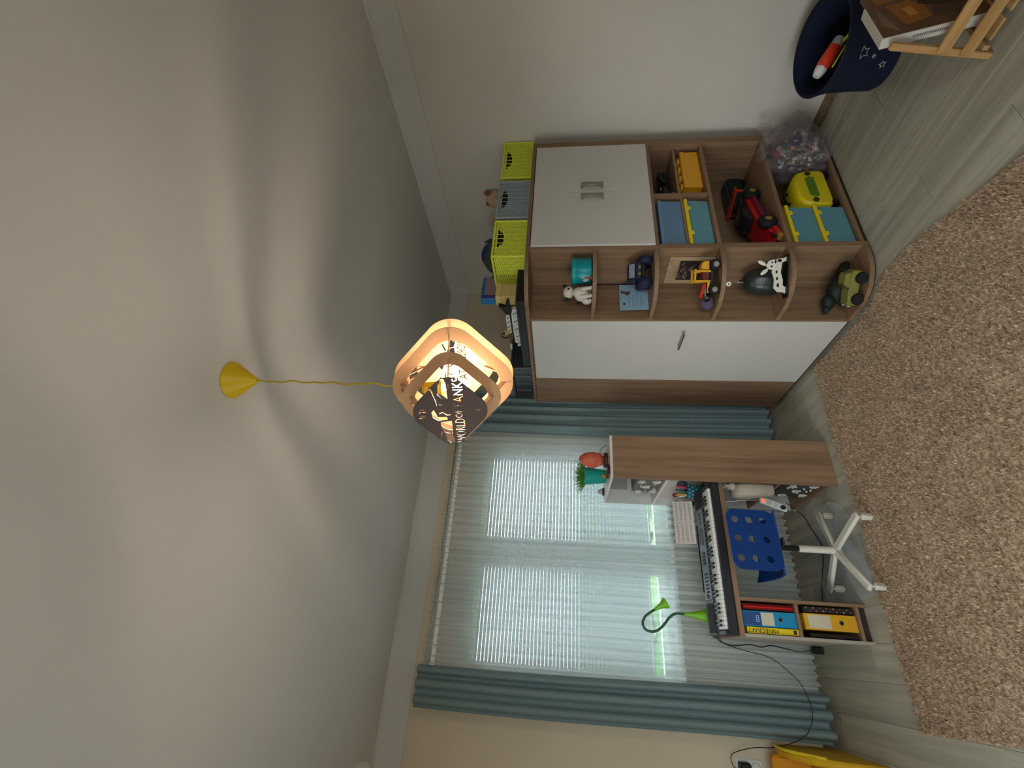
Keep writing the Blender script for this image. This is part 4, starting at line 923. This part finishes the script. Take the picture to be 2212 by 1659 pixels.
# second board: dark blue toy truck with fat wheels, blue card
mt = thing('monster_truck_toy', 'dark blue toy monster truck with fat wheels on the second corner board', 'toy car', (2.138, 2.330, SZ[1]), R(-28))
NV = mat('midnight_blue_plastic', (24, 26, 52), .4, var=.1); 
for (sx, sy) in ((-.082, -.035), (.082, -.035), (-.082, .060), (.082, .060)):
    wl = MB().lathe([(0, -.024), (.022, -.024), (.040, -.022), (.046, -.012), (.046, .012), (.040, .022), (.022, .024), (0, .024)], 22, Matrix.Translation((sx*.85, sy, .046)) @ Matrix.Rotation(R(90), 4, 'Y')).build('wheel', mat('navy_rubber_tyre', (26, 28, 60), .7), mt)
    MB().cyl((sx*.85+(.024 if sx > 0 else -.024), sy, .046), (sx*.85+(.027 if sx > 0 else -.027), sy, .046), .018, n=14).build('hub_cap', mat('violet_hub', (60, 56, 110), .4), wl)
MB().box(-.050, .050, -.06, .085, .045, .075, .008).build('chassis', BLACK, mt, 30)
MB().prism([(-.075, .072), (.10, .072), (.10, .105), (.06, .112), (.03, .150), (-.035, .150), (-.055, .115), (-.075, .105)], -.052, .052, MX, .006).build('cab', NV, mt, 30)
MB().prism([(-.060, .112), (-.040, .144), (-.036, .146), (-.058, .112)], -.044, .044, MX).build('windscreen', mat('pale_tinted_glass', (130, 134, 150), .2), mt, 0)
MB().ball((-.02, -.075, .085), (.012, .006, .010), 8).ball((.02, -.075, .085), (.012, .006, .010), 8).build('headlights', mat('dull_lime', (96, 110, 52), .4), mt)
cdx = thing('greeting_card', 'pale blue handwritten card with a small drawing leaning at the second corner board', 'card', (1.972, 2.49, SZ[1]+.001), 0)
Mc = frame_M((0, 0, 0), (.965, .05, -.02), (.04, .10, .99))
CARD = mat('pale_blue_card', (146, 178, 200), .8, var=.03)
MB().box(0, .225, -.0012, .0012, 0.002, .185, 0, Mc).build('card_sheet', CARD, cdx, 0)
INK = mat('blue_grey_ink', (70, 86, 120), .8); o = MB()
for r_ in range(4):
    pts = [Mc @ Vector((.020+i*.0055, -.002, .045+r_*.026+.004*math.sin(i*1.9+r_)+.003*math.sin(i*.8))) for i in range(20+4*(r_ % 2))]
    o.tube(pts, .0009, 4)
o.build('handwriting', INK, cdx)
MB().prism([(.135, .120), (.165, .115), (.160, .150), (.172, .172), (.150, .176), (.142, .150), (.128, .140)], -.0022, -.0012, Mc).prism([(.04, .150), (.060, .147), (.066, .160), (.05, .164)], -.0022, -.0012, Mc).build('drawing', mat('brown_pencil', (92, 70, 70), .8), cdx, 0)

# third board: framed sketch against the side panel, yellow telehandler, mauve ball, round tag
pf = thing('picture_frame', 'pale wooden picture frame with a dark sketch leaning on the third corner board', 'picture', (2.236, 2.30, SZ[2]+.001))
Mf = frame_M((-.012, .232, 0), (0, -1, 0), (.035, 0, .999)); PF = wood('pale_frame_wood', (166, 138, 104), (192, 166, 130), 'z')
b_ = MB(); b_.box(0, .235, 0, .010, 0, .018, .001, Mf).box(0, .235, 0, .010, .255, .275, .001, Mf).box(0, .018, 0, .010, .018, .255, .001, Mf).box(.217, .235, 0, .010, .018, .255, .001, Mf).build('moulding', PF, pf, 25)
MB().box(.018, .217, .004, .008, .018, .255, 0, Mf).build('mount', mat('beige_mount', (176, 146, 108), .8), pf, 0)
MB().box(.030, .206, .002, .004, .022, .205, 0, Mf).build('sketch', mat('dark_sepia_print', (46, 30, 24), .6), pf, 0)
o = MB(); rn = random.Random(12)
for k in range(26):
    xx = .05+.13*rn.random(); zz = .115+.10*rn.random(); o.tube([Mf @ Vector((xx+.012*math.cos(q), .0015, zz+.010*math.sin(q*1.3+k))) for q in (0, 1, 2, 3, 4)], .0011, 4)
for k in range(7): o.box(.07+.012*k, .0735+.012*k, .0008, .002, .20, .222+.006*(k % 3), 0, Mf)
o.build('sketch_lines', mat('silver_pencil', (150, 140, 132), .6), pf, 0)
fk = thing('toy_loader', 'yellow and black toy loader with a red arm on the third corner board', 'toy vehicle', (2.085, 2.318, SZ[2]), R(-38))
YT = mat('toy_yellow', (216, 156, 30), .4)
for (sx, sy) in ((-.075, -.050), (.075, -.050), (-.075, .060), (.075, .060)):
    wl = MB().lathe([(0, -.016), (.020, -.016), (.030, -.014), (.034, -.006), (.034, .006), (.030, .014), (.020, .016), (0, .016)], 20, Matrix.Translation((sx, sy, .034)) @ Matrix.Rotation(R(90), 4, 'X')).build('wheel', mat('toy_tyre', (24, 22, 22), .8), fk)
    MB().cyl((sx, sy-.0162, .034), (sx, sy-.019, .034), .016, n=12).cyl((sx, sy+.0162, .034), (sx, sy+.019, .034), .016, n=12).build('rim', mat('toy_grey_rim', (140, 136, 132), .4), wl)
MB().box(-.095, .095, -.034, .045, .032, .058, .004).build('chassis', BLACK, fk, 25)
b_ = MB()
for yy in (-.040, .036):
    b_.box(-.030, -.018, yy, yy+.010, .055, .150, .001).box(.030, .042, yy, yy+.010, .055, .150, .001).box(-.035, .048, yy, yy+.010, .140, .152, .001).box(-.095, -.02, yy, yy+.010, .058, .072, .001)
b_.build('roll_cage', YT, fk, 25)
MB().box(-.026, .036, -.026, .030, .058, .100, .003).build('seat_block', mat('dark_red_brick', (96, 34, 24), .4), fk, 25)
MB().bar((-.04, -.02, .085), (-.125, -.02, .105), .022, .018, .003).build('red_arm', RED, fk)
MB().bar((-.04, .02, .070), (-.115, .03, .060), .010, .010, .002).bar((-.115, .03, .060), (-.125, .0, .058), .010, .010, .002).build('grey_linkage', mat('toy_grey_rim', (140, 136, 132), .4), fk)
MB().prism([(.045, .060), (.100, .064), (.094, .100), (.060, .112), (.045, .100)], -.030, .034, None, .003).build('bonnet', YT, fk, 25)
mbll = thing('mauve_ball', 'mauve soft toy roll on the left of the third corner board', 'toy', (1.985, 2.452, SZ[2]))
MB().lathe([(0, 0), (.028, .002), (.038, .020), (.040, .046), (.034, .068), (.020, .076), (.018, .064), (0, .060)], 24, Matrix.Translation((0, 0, .042)) @ Matrix.Rotation(R(70), 4, 'X') @ Matrix.Translation((0, 0, -.03))).build('roll', mat('mauve_felt', (92, 78, 104), .9), mbll)
MB().cyl((0, -.036, .053), (0, -.041, .055), .014, n=14).build('dark_core', mat('dark_felt', (40, 34, 46), .9), mbll)
tagr = thing('round_tag', 'white round price tag stuck under the edge of the third corner board', 'tag', (2.002, 2.284, .829))
MB().lathe([(0, -.001), (.0135, -.001), (.0135, .001), (0, .001)], 24, Matrix.Rotation(R(-45), 4, 'Z') @ Matrix.Rotation(R(90), 4, 'X')).build('disc', WHITE, tagr)
MB().box(-.006, .006, -.0022, -.0012, -.004, .004, 0, Matrix.Rotation(R(-45), 4, 'Z')).build('print', mat('grey_print_ink', (110, 100, 96), .8), tagr, 0)
MB().box(-.003, .003, -.0008, .0008, .012, .016, 0, Matrix.Rotation(R(-45), 4, 'Z')).build('tab', WHITE, tagr, 0)

# fourth board: black bust, white spotted animal cut-outs
bs = thing('black_bust', 'black glossy crumpled bust-like sculpture on the fourth corner board', 'sculpture', (2.13, 2.41, SZ[3]))
mb = MB(); mb.lathe([(0, 0), (.070, 0), (.084, .03), (.088, .08), (.080, .13), (.062, .175), (.034, .205), (.016, .214), (.012, .232), (0, .236)], 30)
for vv in mb.bm.verts: vv.co += Vector((noise.noise(vv.co*24), noise.noise(vv.co*24+Vector((9, 0, 0))), 0))*.012
mb.build('figure', mat('black_lava', (36, 42, 40), .35, var=.15, bump=.6, bscale=45, spec=.6), bs, 45)
MB().ball((-.004, 0, .240), .009, 10).build('knob', mat('grey_pebble', (150, 140, 136), .6), bs)
cw = thing('spotted_cow_figure', 'white wooden cow cut-out with black spots in front of the black bust', 'figurine', (2.085, 2.305, SZ[3]), R(-32))
CWW = mat('white_painted_wood', (222, 216, 200), .6, var=.02)
MB().prism([(-.115, .0), (-.10, .018), (-.10, .05), (-.075, .074), (-.02, .072), (.02, .086), (.075, .080), (.100, .060), (.105, .02), (.118, 0), (.09, 0), (.078, .03), (.02, .036), (-.03, .022), (-.06, .022), (-.075, 0)], -.008, .008, None, .002).build('body', CWW, cw, 25)
MB().prism([(.030, .072), (.070, .062), (.094, .082), (.086, .112), (.058, .128), (.036, .112)], -.024, -.008, None, .002).build('head', CWW, cw, 25)
for s in ((.056, .128, .090, .172, 28), (.034, .120, .006, .150, -40)):
    MB().ball(((s[0]+s[2])/2, -.016, (s[1]+s[3])/2), (.012, .005, .028), 10, Matrix.Rotation(R(s[4]), 4, 'Y')).build('ear', CWW, cw)
o = MB()
for (cx, cz, a_, b_2) in ((-.06, .052, .012, .007), (-.02, .058, .010, .006), (.088, .046, .009, .012), (.02, .062, .009, .006)): o.prism([(cx+a_*math.cos(6.283*i/12)*(1+.2*math.sin(i*2)), cz+b_2*math.sin(6.283*i/12)) for i in range(12)], -.0092, -.0078)
for (cx, cz, a_, b_2) in ((.050, .098, .006, .006), (.074, .094, .005, .005), (.078, .076, .010, .005)): o.prism([(cx+a_*math.cos(6.283*i/12), cz+b_2*math.sin(6.283*i/12)) for i in range(12)], -.0252, -.0238)
o.build('black_spots', BLACK, cw, 0)
MB().prism([(-.135, 0), (.125, 0), (.125, .008), (-.135, .008)], -.03, .03, None, .001).build('shadow_slab', BLACK, cw, 25)  # black slab in place of the shadow band under the cow
# floor board: olive jeep and dark figure
jp = thing('olive_jeep_toy', 'olive green toy jeep on the bottom board of the corner shelf', 'toy car', (2.030, 2.355, SZ[4]), R(-48))
OL = mat('olive_toy_plastic', (128, 124, 62), .55, var=.08)
for (sx, sy) in ((-.062, -.050), (.062, -.050), (-.062, .050), (.062, .050)):
    wl = MB().lathe([(0, -.014), (.018, -.014), (.030, -.013), (.034, -.006), (.034, .006), (.030, .013), (.018, .014), (0, .014)], 20, Matrix.Translation((sx, sy, .034)) @ Matrix.Rotation(R(90), 4, 'X')).build('wheel', mat('toy_tyre', (24, 22, 22), .8), jp)
MB().prism([(-.105, .030), (.105, .030), (.105, .080), (.060, .086), (-.03, .086), (-.100, .078)], -.042, .042, None, .006).build('tub', OL, jp, 25)
MB().prism([(.0, .086), (.02, .118), (.085, .116), (.095, .084)], -.038, .038, None, .004).build('cab', OL, jp, 25)
MB().bar((-.005, -.036, .086), (.015, -.036, .122), .006, .004).bar((-.005, .036, .086), (.015, .036, .122), .006, .004).bar((.015, -.038, .120), (.015, .038, .120), .006, .004).build('windscreen_frame', mat('dark_olive', (70, 68, 36), .6), jp)
for yy in (-.028, .028): MB().cyl((-.104, yy, .064), (-.110, yy, .064), .010, n=12).build('headlight', mat('pale_lens', (190, 190, 160), .3), jp)
df_ = thing('dark_monster_toy', 'black and dark green monster figure lying behind the olive jeep', 'toy', (2.092, 2.437, SZ[4]), R(-30))
DM = mat('black_green_rubber', (24, 32, 26), .6, var=.15)
mb = MB(); mb.ball((.01, 0, .070), (.105, .055, .060), 18, Matrix.Rotation(R(22), 4, 'Y')).ball((-.085, -.01, .135), (.050, .040, .038), 14); mb.build('body', DM, df_)
MB().ball((-.130, -.015, .150), (.030, .026, .020), 12).build('snout', DM, df_)
for (lx, ly) in ((-.06, -.04), (-.06, .04), (.075, -.045), (.075, .045)): MB().tube([(lx, ly, .07), (lx-.01, ly*1.3, .035), (lx-.02, ly*1.35, .010)], [.024, .020, .022], 10).build('leg', DM, df_)
MB().tube(smoothpath([(.09, 0, .05), (.13, .01, .035), (.165, .03, .02)], 5), [.034]*5+[.026]*5+[.012], 10).build('tail', DM, df_)
for k in range(5): MB().cyl((-.07+.035*k, 0, .130-.010*k), (-.062+.035*k, 0, .158-.011*k), .012, .001, n=6).build('spike', DM, df_)

# ------------------------------------------------------------------ inside the cabinet bays
def lidbox(lab, x, z, w, h, mb_, ml, d=.34, lidh=.022, y=2.240, group=None):
    t = thing('storage_box', lab, 'box', (x, y, z), group=group)
    M_ = MB(); M_.prism([(.012, 0), (w-.012, 0), (w, h), (0, h)], .006, d, None, .008); M_.build('tub', mb_, t, 30)
    MB().box(-.008, w+.006, -.004, d+.006, h, h+lidh, .005).build('lid', ml, t, 30)
    for k in (.22, .78): MB().box(w*k-.016, w*k+.016, -.008, -.003, h-.012, h+.006, .002).build('clip', ml, t, 25)
    return t
SBL = mat('pale_aqua_plastic', (96, 146, 160), .4, var=.05, scale=12)
lidbox('aqua storage box with a yellow lid on the left, below the small shelf', 2.300, .871, .405, .135, SBL, YEL2, group='aqua boxes with yellow lids')
lidbox('aqua storage box with a yellow lid, upper one of the stack on the cabinet floor', 2.290, .2345, .330, .150, SBL, YEL2, group='aqua boxes with yellow lids')
lidbox('aqua storage box with a yellow lid, lower one of the stack on the cabinet floor', 2.290, .0465, .330, .164, SBL, YEL2, group='aqua boxes with yellow lids')
fbx = thing('fabric_bin', 'pale blue fabric bin above the aqua box under the left white door', 'bin', (2.288, 2.250, 1.047))
FB = mat('pale_blue_felt', (104, 132, 162), .9, bump=.3, bscale=400)
MB().prism([(.006, 0), (.414, 0), (.420, .150), (0, .150)], 0, .34, None, .006).build('bin_body', FB, fbx, 30)
MB().box(-.002, .422, -.003, .343, .128, .152, .003).build('hem', mat('pale_blue_felt_hem', (112, 142, 172), .9), fbx, 25)
yk = thing('brick_box', 'big yellow building-brick storage box with four round knobs in the right bay', 'box', (2.862, 2.262, .8705))
YB = mat('amber_brick_plastic', (226, 160, 20), .35, var=.03)
MB().box(0, .376, 0, .30, 0, .118, .008).build('brick', YB, yk, 30)
MB().box(-.002, .378, -.002, .302, .095, .128, .006).build('lid', YB, yk, 30)
for i in range(4):
    for j in range(3): MB().cyl((.050+i*.092, .055+j*.09, .128), (.050+i*.092, .055+j*.09, .146), .030, n=20).build('knob', YB, yk)
bt = thing('black_robot_toy', 'black toy robot with grey joints lying above the yellow brick box', 'toy', (3.02, 2.40, 1.0545))
MB().box(-.10, .10, -.05, .05, .02, .075, .012).build('torso', BLACK, bt, 30)
MB().box(.105, .16, -.03, .03, .03, .085, .012).build('head', DGREY, bt, 30)
for s in (-1, 1):
    MB().tube(smoothpath([(.06, .06*s, .06), (.0, .085*s, .085), (-.07, .09*s, .06)], 5), .018, 8).build('arm', BLACK, bt)
    MB().tube(smoothpath([(-.10, .03*s, .05), (-.16, .04*s, .07), (-.22, .035*s, .022)], 5), .022, 8).build('leg', BLACK, bt)
for (xx, zz) in ((.02, .078), (-.05, .078), (.07, .078)): MB().cyl((xx, -.035, zz-.002), (xx, -.035, zz+.006), .014, n=12).build('grey_joint', mat('satin_grey_joint', (130, 134, 134), .3), bt)
MB().tube(smoothpath([(-.16, -.05, .015), (-.19, -.085, .012), (-.175, -.10, .012), (-.16, -.085, .012)], 4), .004, 6).build('white_hook', WHITE, bt)
# red remote control car
rc = thing('red_race_car_toy', 'large red and black toy racing car in the middle bay of the cabinet', 'toy car', (2.69, 2.42, .4565), R(14))
for (sx, sy) in ((-.20, -.095), (.20, -.095), (-.20, .095), (.20, .095)):
    wl = MB().lathe([(0, -.028), (.030, -.028), (.050, -.026), (.058, -.014), (.058, .014), (.050, .026), (.030, .028), (0, .028)], 24, Matrix.Translation((sx, sy, .058)) @ Matrix.Rotation(R(90), 4, 'X')).build('wheel', mat('race_tyre', (20, 20, 22), .75), rc)
    MB().cyl((sx, sy-.0285 if sy < 0 else sy+.0285, .058), (sx, sy-.032 if sy < 0 else sy+.032, .058), .022, n=16).build('rim', mat('dull_gold_rim', (150, 120, 60), .4), wl)
MB().prism([(-.285, .035), (.26, .035), (.29, .06), (.27, .095), (.13, .100), (.06, .105), (-.10, .100), (-.22, .072), (-.29, .055)], -.085, .085, None, .010).build('body_shell', mat('racing_red', (176, 22, 30), .3, var=.05), rc, 30)
MB().prism([(-.10, .098), (-.04, .155), (.10, .158), (.17, .100)], -.064, .064, None, .010).build('cockpit', mat('smoked_cockpit', (36, 34, 38), .2), rc, 30)
for s in (-1, 1): MB().box(-.16, .14, s*.098-.012, s*.098+.012, .045, .075, .006).build('side_pod', mat('dark_magenta_pod', (120, 16, 62), .35), rc, 25)
MB().box(.225, .285, -.115, .115, .150, .160, .003).box(.25, .262, -.10, -.092, .09, .152).box(.25, .262, .092, .10, .09, .152).build('rear_wing', mat('orange_red_wing', (196, 56, 26), .35), rc, 25)
MB().prism([(-.335, .020), (-.27, .020), (-.27, .050), (-.33, .034)], -.11, .11, None, .004).build('front_wing', RED, rc, 25)
MB().box(.18, .24, -.05, .05, .10, .125, .006).build('engine_cover', DGREY, rc, 25)
gt = thing('transmitter', 'dull yellow and black toy lying at the front left of the middle bay', 'toy', (2.40, 2.275, .4565), R(20))
MB().box(-.05, .05, -.025, .025, 0, .032, .008).build('body', mat('dull_ochre', (160, 120, 50), .5), gt, 25)
MB().cyl((-.02, 0, .032), (-.02, 0, .055), .008, n=10).cyl((.02, 0, .032), (.02, 0, .055), .008, n=10).build('stick', BLACK, gt)
gk = thing('grey_engine_toy', 'dark toy train carriage standing behind the red racing car in the middle bay', 'toy', (3.105, 2.575, .4565))
MB().box(-.16, .16, -.06, .06, .03, .13, .010).build('carriage', mat('dark_green_toy', (30, 46, 34), .4), gk, 25)
for xx in (-.11, .11): MB().cyl((xx, -.065, .026), (xx, .065, .026), .026, n=16).build('axle_wheels', BLACK, gk)
MB().box(-.13, .13, -.05, .05, .130, .150, .006).build('roof', DGREY, gk, 25)
# yellow ride-on case
sc_ = thing('ride_on_case', 'yellow ride-on case with green strap and black wheels on the cabinet floor', 'suitcase', (2.804, 2.245, .0465))
MB().prism([(-.170, .065), (-.172, .155), (-.150, .215), (-.10, .248), (.10, .248), (.150, .215), (.172, .155), (.170, .065), (.14, .034), (-.14, .034)], 0, .23, None, .016).build('shell', mat('sunny_yellow_shell', (222, 198, 30), .35, var=.03), sc_, 40)
for sx in (-.135, .135):
    for sy in (.03, .20): MB().cyl((sx-.012, sy, .034), (sx+.012, sy, .034), .034, n=20).build('wheel', BLACK, sc_)
MB().prism([(-.09, .118), (.09, .118), (.10, .150), (.08, .176), (-.08, .176), (-.10, .150)], -.004, .004, None, .002).build('green_strap', mat('moss_strap', (92, 126, 30), .7), sc_, 25)
for sx in (-.128, .128): MB().cyl((sx, -.006, .150), (sx, .006, .150), .018, n=18).build('horn_cap', mat('dark_cap', (60, 54, 30), .5), sc_)
MB().tube(smoothpath([(-.05, .10, .250), (-.03, .10, .276), (.03, .10, .276), (.05, .10, .250)], 5), .009, 8).build('handle', BLACK, sc_)
# clear bag of bits
bgm = MB(); bgm.ball((0, 0, .20), (.225, .20, .215), 56)
for vv in bgm.bm.verts:
    nn = noise.noise(vv.co*7)*.06+noise.noise(vv.co*17)*.035-.02*abs(noise.noise(vv.co*26)); dv = (vv.co-Vector((0, 0, .19))).normalized(); vv.co += dv*nn; vv.co.z = max(.004, vv.co.z)
    vv.co.x = min(vv.co.x, .125 if vv.co.y > -.02 else .21)
    if vv.co.z < .29 and vv.co.y > -.03: vv.co.x = max(vv.co.x, -.16)
    if vv.co.z > .30: vv.co.x *= 1-.9*(vv.co.z-.30); vv.co.y *= 1-.9*(vv.co.z-.30)
bag = thing('clear_toy_bag', 'clear plastic bag full of small toy parts spilling from the cabinet at the right', 'bag', (3.14, 2.22, .0465))
BAGM = mat('crinkled_clear_film', (160, 148, 154), .12, var=.05, scale=8, alpha=.24, spec=1.0, bump=.5, bscale=24)
bgm.build('film', BAGM, bag, 60)
MB().tube(smoothpath([(.02, -.05, .38), (.05, -.10, .41), (.10, -.12, .40), (.14, -.09, .42)], 5), [.02]*5+[.028]*5+[.03]*5+[.035], 8).build('gathered_neck', BAGM, bag)
o = {}; rn = random.Random(21); pal = {'toy_bits_red': (150, 46, 40), 'toy_bits_tan': (160, 120, 86), 'toy_bits_dark': (40, 38, 46), 'toy_bits_grey': (130, 126, 124), 'toy_bits_blue': (30, 40, 86), 'toy_bits_green': (70, 96, 60)}
for k in range(210):
    key = rn.choice(list(pal)); o.setdefault(key, MB()); d_ = Vector((rn.gauss(0, 1), rn.gauss(0, 1), rn.gauss(0, 1))).normalized()*rn.random()**.4
    p = Vector((d_.x*.145-.01, d_.y*.12, .17+d_.z*.145)); s_ = rn.uniform(.010, .026)
    o[key].box(-s_, s_, -s_*.6, s_*.6, -s_*.5, s_*.5, .002, Matrix.Translation(p) @ Euler((rn.uniform(0, 3), rn.uniform(0, 3), rn.uniform(0, 3))).to_matrix().to_4x4())
for key, q in o.items():
    ob = q.build('toy_pieces', mat(key, pal[key], .5), bag, 25); ob['kind'] = 'stuff'

# ------------------------------------------------------------------ star hamper by the right wall
hp = thing('star_hamper', 'navy fabric hamper printed with white stars, standing by the right wall', 'hamper', (3.17, 1.60, 0))
NVY = mat('navy_hamper_cloth', (22, 30, 56), .85, bump=.2, bscale=300)
ts = Vector((-.095, -.075)); H_ = .40
def hamp(prof):
    v = []; f = []; n = 40
    for (r_, z) in prof:
        k = (z/H_)**1.4
        for i in range(n):
            a_ = 2*math.pi*i/n; v.append((r_*math.cos(a_)+ts.x*k, r_*math.sin(a_)+ts.y*k, z+.03*(z/H_)*math.cos(a_-.6)))
    for k in range(len(prof)-1):
        for i in range(n):
            j = (i+1) % n; f.append((k*n+i, k*n+j, (k+1)*n+j, (k+1)*n+i))
    return v, f
v, f = hamp([(0.001, .004), (.20, .004), (.212, .03), (.215, .15), (.226, .30), (.250, H_), (.244, H_), (.220, .30), (.208, .15), (.204, .03), (.001, .012)])
MB().raw(v, f).build('cloth_body', NVY, hp, 50)
n = 40; pts = []
for i in range(n+1):
    a_ = 2*math.pi*i/n; pts.append((.247*math.cos(a_)+ts.x, .247*math.sin(a_)+ts.y, H_+.03*math.cos(a_-.6)))
MB().tube(pts, .007, 8).build('rim_wire', mat('navy_binding', (14, 20, 40), .7), hp)
SW = mat('white_star_outline', (190, 194, 196), .7)
for (a_, z, r_) in ((200, .26, .030), (212, .13, .016), (222, .09, .015), (238, .27, .026), (250, .12, .022), (186, .10, .018), (232, .19, .012), (262, .24, .020), (196, .18, .010)):
    k = (z/H_)**1.4; rad = .2145 if z < .15 else .215+(z-.15)*.075; rad += .004
    c_, s_ = math.cos(R(a_)), math.sin(R(a_)); org = Vector((rad*c_+ts.x*k, rad*s_+ts.y*k, z+.03*(z/H_)*math.cos(R(a_)-.6)))
    M_ = frame_M(org, (s_, -c_, 0), (c_*.10, s_*.10, 1)); P_ = star(r_, .48); P_ = P_+[P_[0]]
    MB().tube([M_ @ Vector((px, 0, pz)) for px, pz in P_], .0022, 5).build('printed_star', SW, hp)
top_h = lambda x_, y_, z_: (3.17+ts.x+x_, 1.60+ts.y+y_, z_)
w1 = thing('toy_torch', 'orange-red and white plastic tube sticking out of the navy hamper', 'toy', top_h(-.05, .10, .27))
dT = Vector((-.42, .88, .62)); dT.normalize(); dT = Vector((-.62, .60, .50)).normalized(); Q = dT.to_track_quat('Z', 'Y').to_matrix().to_4x4()
Q = Matrix.Translation((.085, -.115, .02)) @ Q @ Matrix.Diagonal((.9, .9, .74, 1))
MB().lathe([(0, 0), (.036, 0), (.038, .01), (.038, .06), (0, .06)], 20, Q).build('grey_end', mat('pale_grey_toy', (170, 172, 170), .4), w1)
MB().lathe([(.039, .06), (.041, .065), (.041, .20), (.034, .225), (0, .225)], 20, Q).build('orange_body', mat('signal_orange', (232, 66, 36), .4), w1)
MB().lathe([(.035, .222), (.036, .228), (.030, .262), (.022, .285), (0, .287)], 20, Q).build('white_tip', WHITE, w1)
w2 = thing('lime_blade', 'lime yellow plastic blade sticking out of the navy hamper', 'toy', top_h(-.085, .075, .235))
MB().bar((.02, -.18, .05), (-.10, -.06, .14), .028, .008, .003, up=(0, .3, 1)).build('blade', mat('acid_lime', (196, 206, 40), .4), w2)
MB().bar((-.01, -.18, .085), (.03, -.125, .08), .014, .012, .003).build('crossguard', mat('acid_lime', (196, 206, 40), .4), w2)
MB().bar((.02, -.18, .05), (.055, -.215, .02), .016, .016, .003).build('grip', BLACK, w2)
w3 = thing('dark_bag', 'dark navy soft bag at the upper frame edge beside the hamper', 'bag', (3.30, 1.22, 0))
mb = MB(); mb.ball((0, 0, .22), (.12, .11, .21), 18)
for vv in mb.bm.verts: vv.co += Vector((noise.noise(vv.co*9), noise.noise(vv.co*9+Vector((5, 0, 0))), 0))*.03; vv.co.z = max(.002, vv.co.z)
mb.build('bag_body', mat('dark_bag_cloth', (30, 34, 50), .9), w3, 60)
MB().tube(smoothpath([(-.05, 0, .40), (-.03, -.02, .47), (.03, -.02, .47), (.05, 0, .40)], 5), .010, 8).build('strap', BLACK, w3)

# ------------------------------------------------------------------ pine rack with boxed game
rk = thing('pine_rack', 'pale pine slatted rack on the floor at the right, cut by the frame', 'rack', (2.372, 1.235, 0), 0)
def post(x_, y0_, y1_): MB().bar((x_, y0_, 0), (x_, y1_, .432), .030, .026, .004, up=(1, 0, 0)).build('post', LIGHTWOOD, rk)
RW = .52
for xx in (0, RW): post(xx, .015, -.045); post(xx, -.72, -.66)
for xx in (-.018, RW+.018):
    for (ya, yb2, z) in ((-.015, -.69, .215), (-.0, -.71, .115)): MB().bar((xx, ya, z), (xx, yb2, z), .050, .012, .002, up=(1, 0, 0)).build('rail', wood('pale_pine_rail', (176, 132, 82), (206, 164, 110), 'y', fine=.7), rk)
for k in range(6): MB().box(-.012, RW+.012, -.13-.105*k, -.05-.105*k, .045, .055, .002).build('slat', wood('pale_pine_slat', (176, 132, 82), (206, 164, 110), 'x', fine=.7), rk, 25)
for yy in (-.02, -.68): MB().box(-.012, RW+.012, yy-.010, yy+.010, .032, .056, .002).build('cross_rail', wood('pale_pine_slat', (176, 132, 82), (206, 164, 110), 'x', fine=.7), rk, 25)
gx = thing('boxed_game', 'large flat white-edged box with a brown picture, leaning in the pine rack', 'box', (2.425, 1.105, .058))
Mg = frame_M((0, 0, 0), (1, 0, 0), (-.03, .19, .98))
MB().box(0, .275, .001, .045, 0, .405, .003, Mg).build('carton', mat('white_carton', (206, 200, 190), .6, var=.02), gx, 25)
MB().box(.006, .269, -.001, .002, .006, .399, 0, Mg).build('cover_print', mat('brown_cover_print', (104, 72, 48), .5, var=.25, scale=7), gx, 0)
PRN = [([(.06, .30), (.24, .33), (.25, .24), (.18, .20), (.08, .20)], (150, 92, 36)), ([(.12, .05), (.25, .04), (.26, .20), (.20, .22), (.15, .14)], (48, 34, 30)), ([(.02, .33), (.10, .38), (.24, .37), (.10, .34)], (120, 104, 76)), ([(.05, .10), (.14, .08), (.16, .18), (.07, .19)], (78, 60, 46)), ([(.12, .235), (.20, .25), (.19, .28), (.12, .27)], (190, 130, 60))]
for i, (P_, c_) in enumerate(PRN): MB().prism(P_, -.0018-.0003*i, -.0008, Mg).build('print_patch', mat('cover_patch_%d' % i, c_, .5, var=.15, scale=20), gx, 0)
o = MB()
for k in range(16): o.box(-.0008, .0002, .014, .026, .28-.008*k, .285-.008*k, 0, Mg)
o.build('side_print', mat('grey_print_ink', (110, 100, 96), .8), gx, 0)

g2 = thing('boxed_puzzle', 'brown boxed puzzle with an orange print, standing behind the white-edged game in the rack', 'box', (2.705, 1.115, .058))
MB().box(0, .17, .001, .05, 0, .36, .003, Mg).build('carton', mat('brown_carton', (110, 76, 48), .6, var=.1), g2, 25)
MB().box(.008, .162, -.001, .002, .01, .35, 0, Mg).build('cover_print', mat('orange_cover_print', (164, 104, 44), .5, var=.3, scale=9), g2, 0)

# ------------------------------------------------------------------ yellow children's armchair, cut by the frame at the lower left
yc = thing('yellow_armchair', "yellow children's armchair by the wall socket, cut by the lower frame edge", 'chair', (-.44, 3.70, 0))
YC = mat('sunflower_foam', (216, 166, 24), .6, var=.03); YO = mat('orange_yellow_seat', (222, 150, 30), .6, var=.03)
P_ = [(-.28, 0), (.30, 0), (.33, .16), (.31, .32), (.245, .42), (.12, .445), (-.02, .43), (-.16, .36), (-.25, .22)]
for xx in (0, -.50): MB().prism(P_, -.02+xx, .02+xx, MX, .012).build('side_panel', YC, yc, 40)
MB().box(-.48, -.022, -.24, .20, .18, .24, .02).build('seat', YO, yc, 30)
MB().box(-.48, -.022, .17, .24, .16, .46, .02).build('backrest', YO, yc, 30)
MB().tube(smoothpath([(.022, -.20, .30), (.022, -.02, .428), (.022, .12, .443), (.022, .24, .42)], 6), .008, 8).build('rim', YEL2, yc)
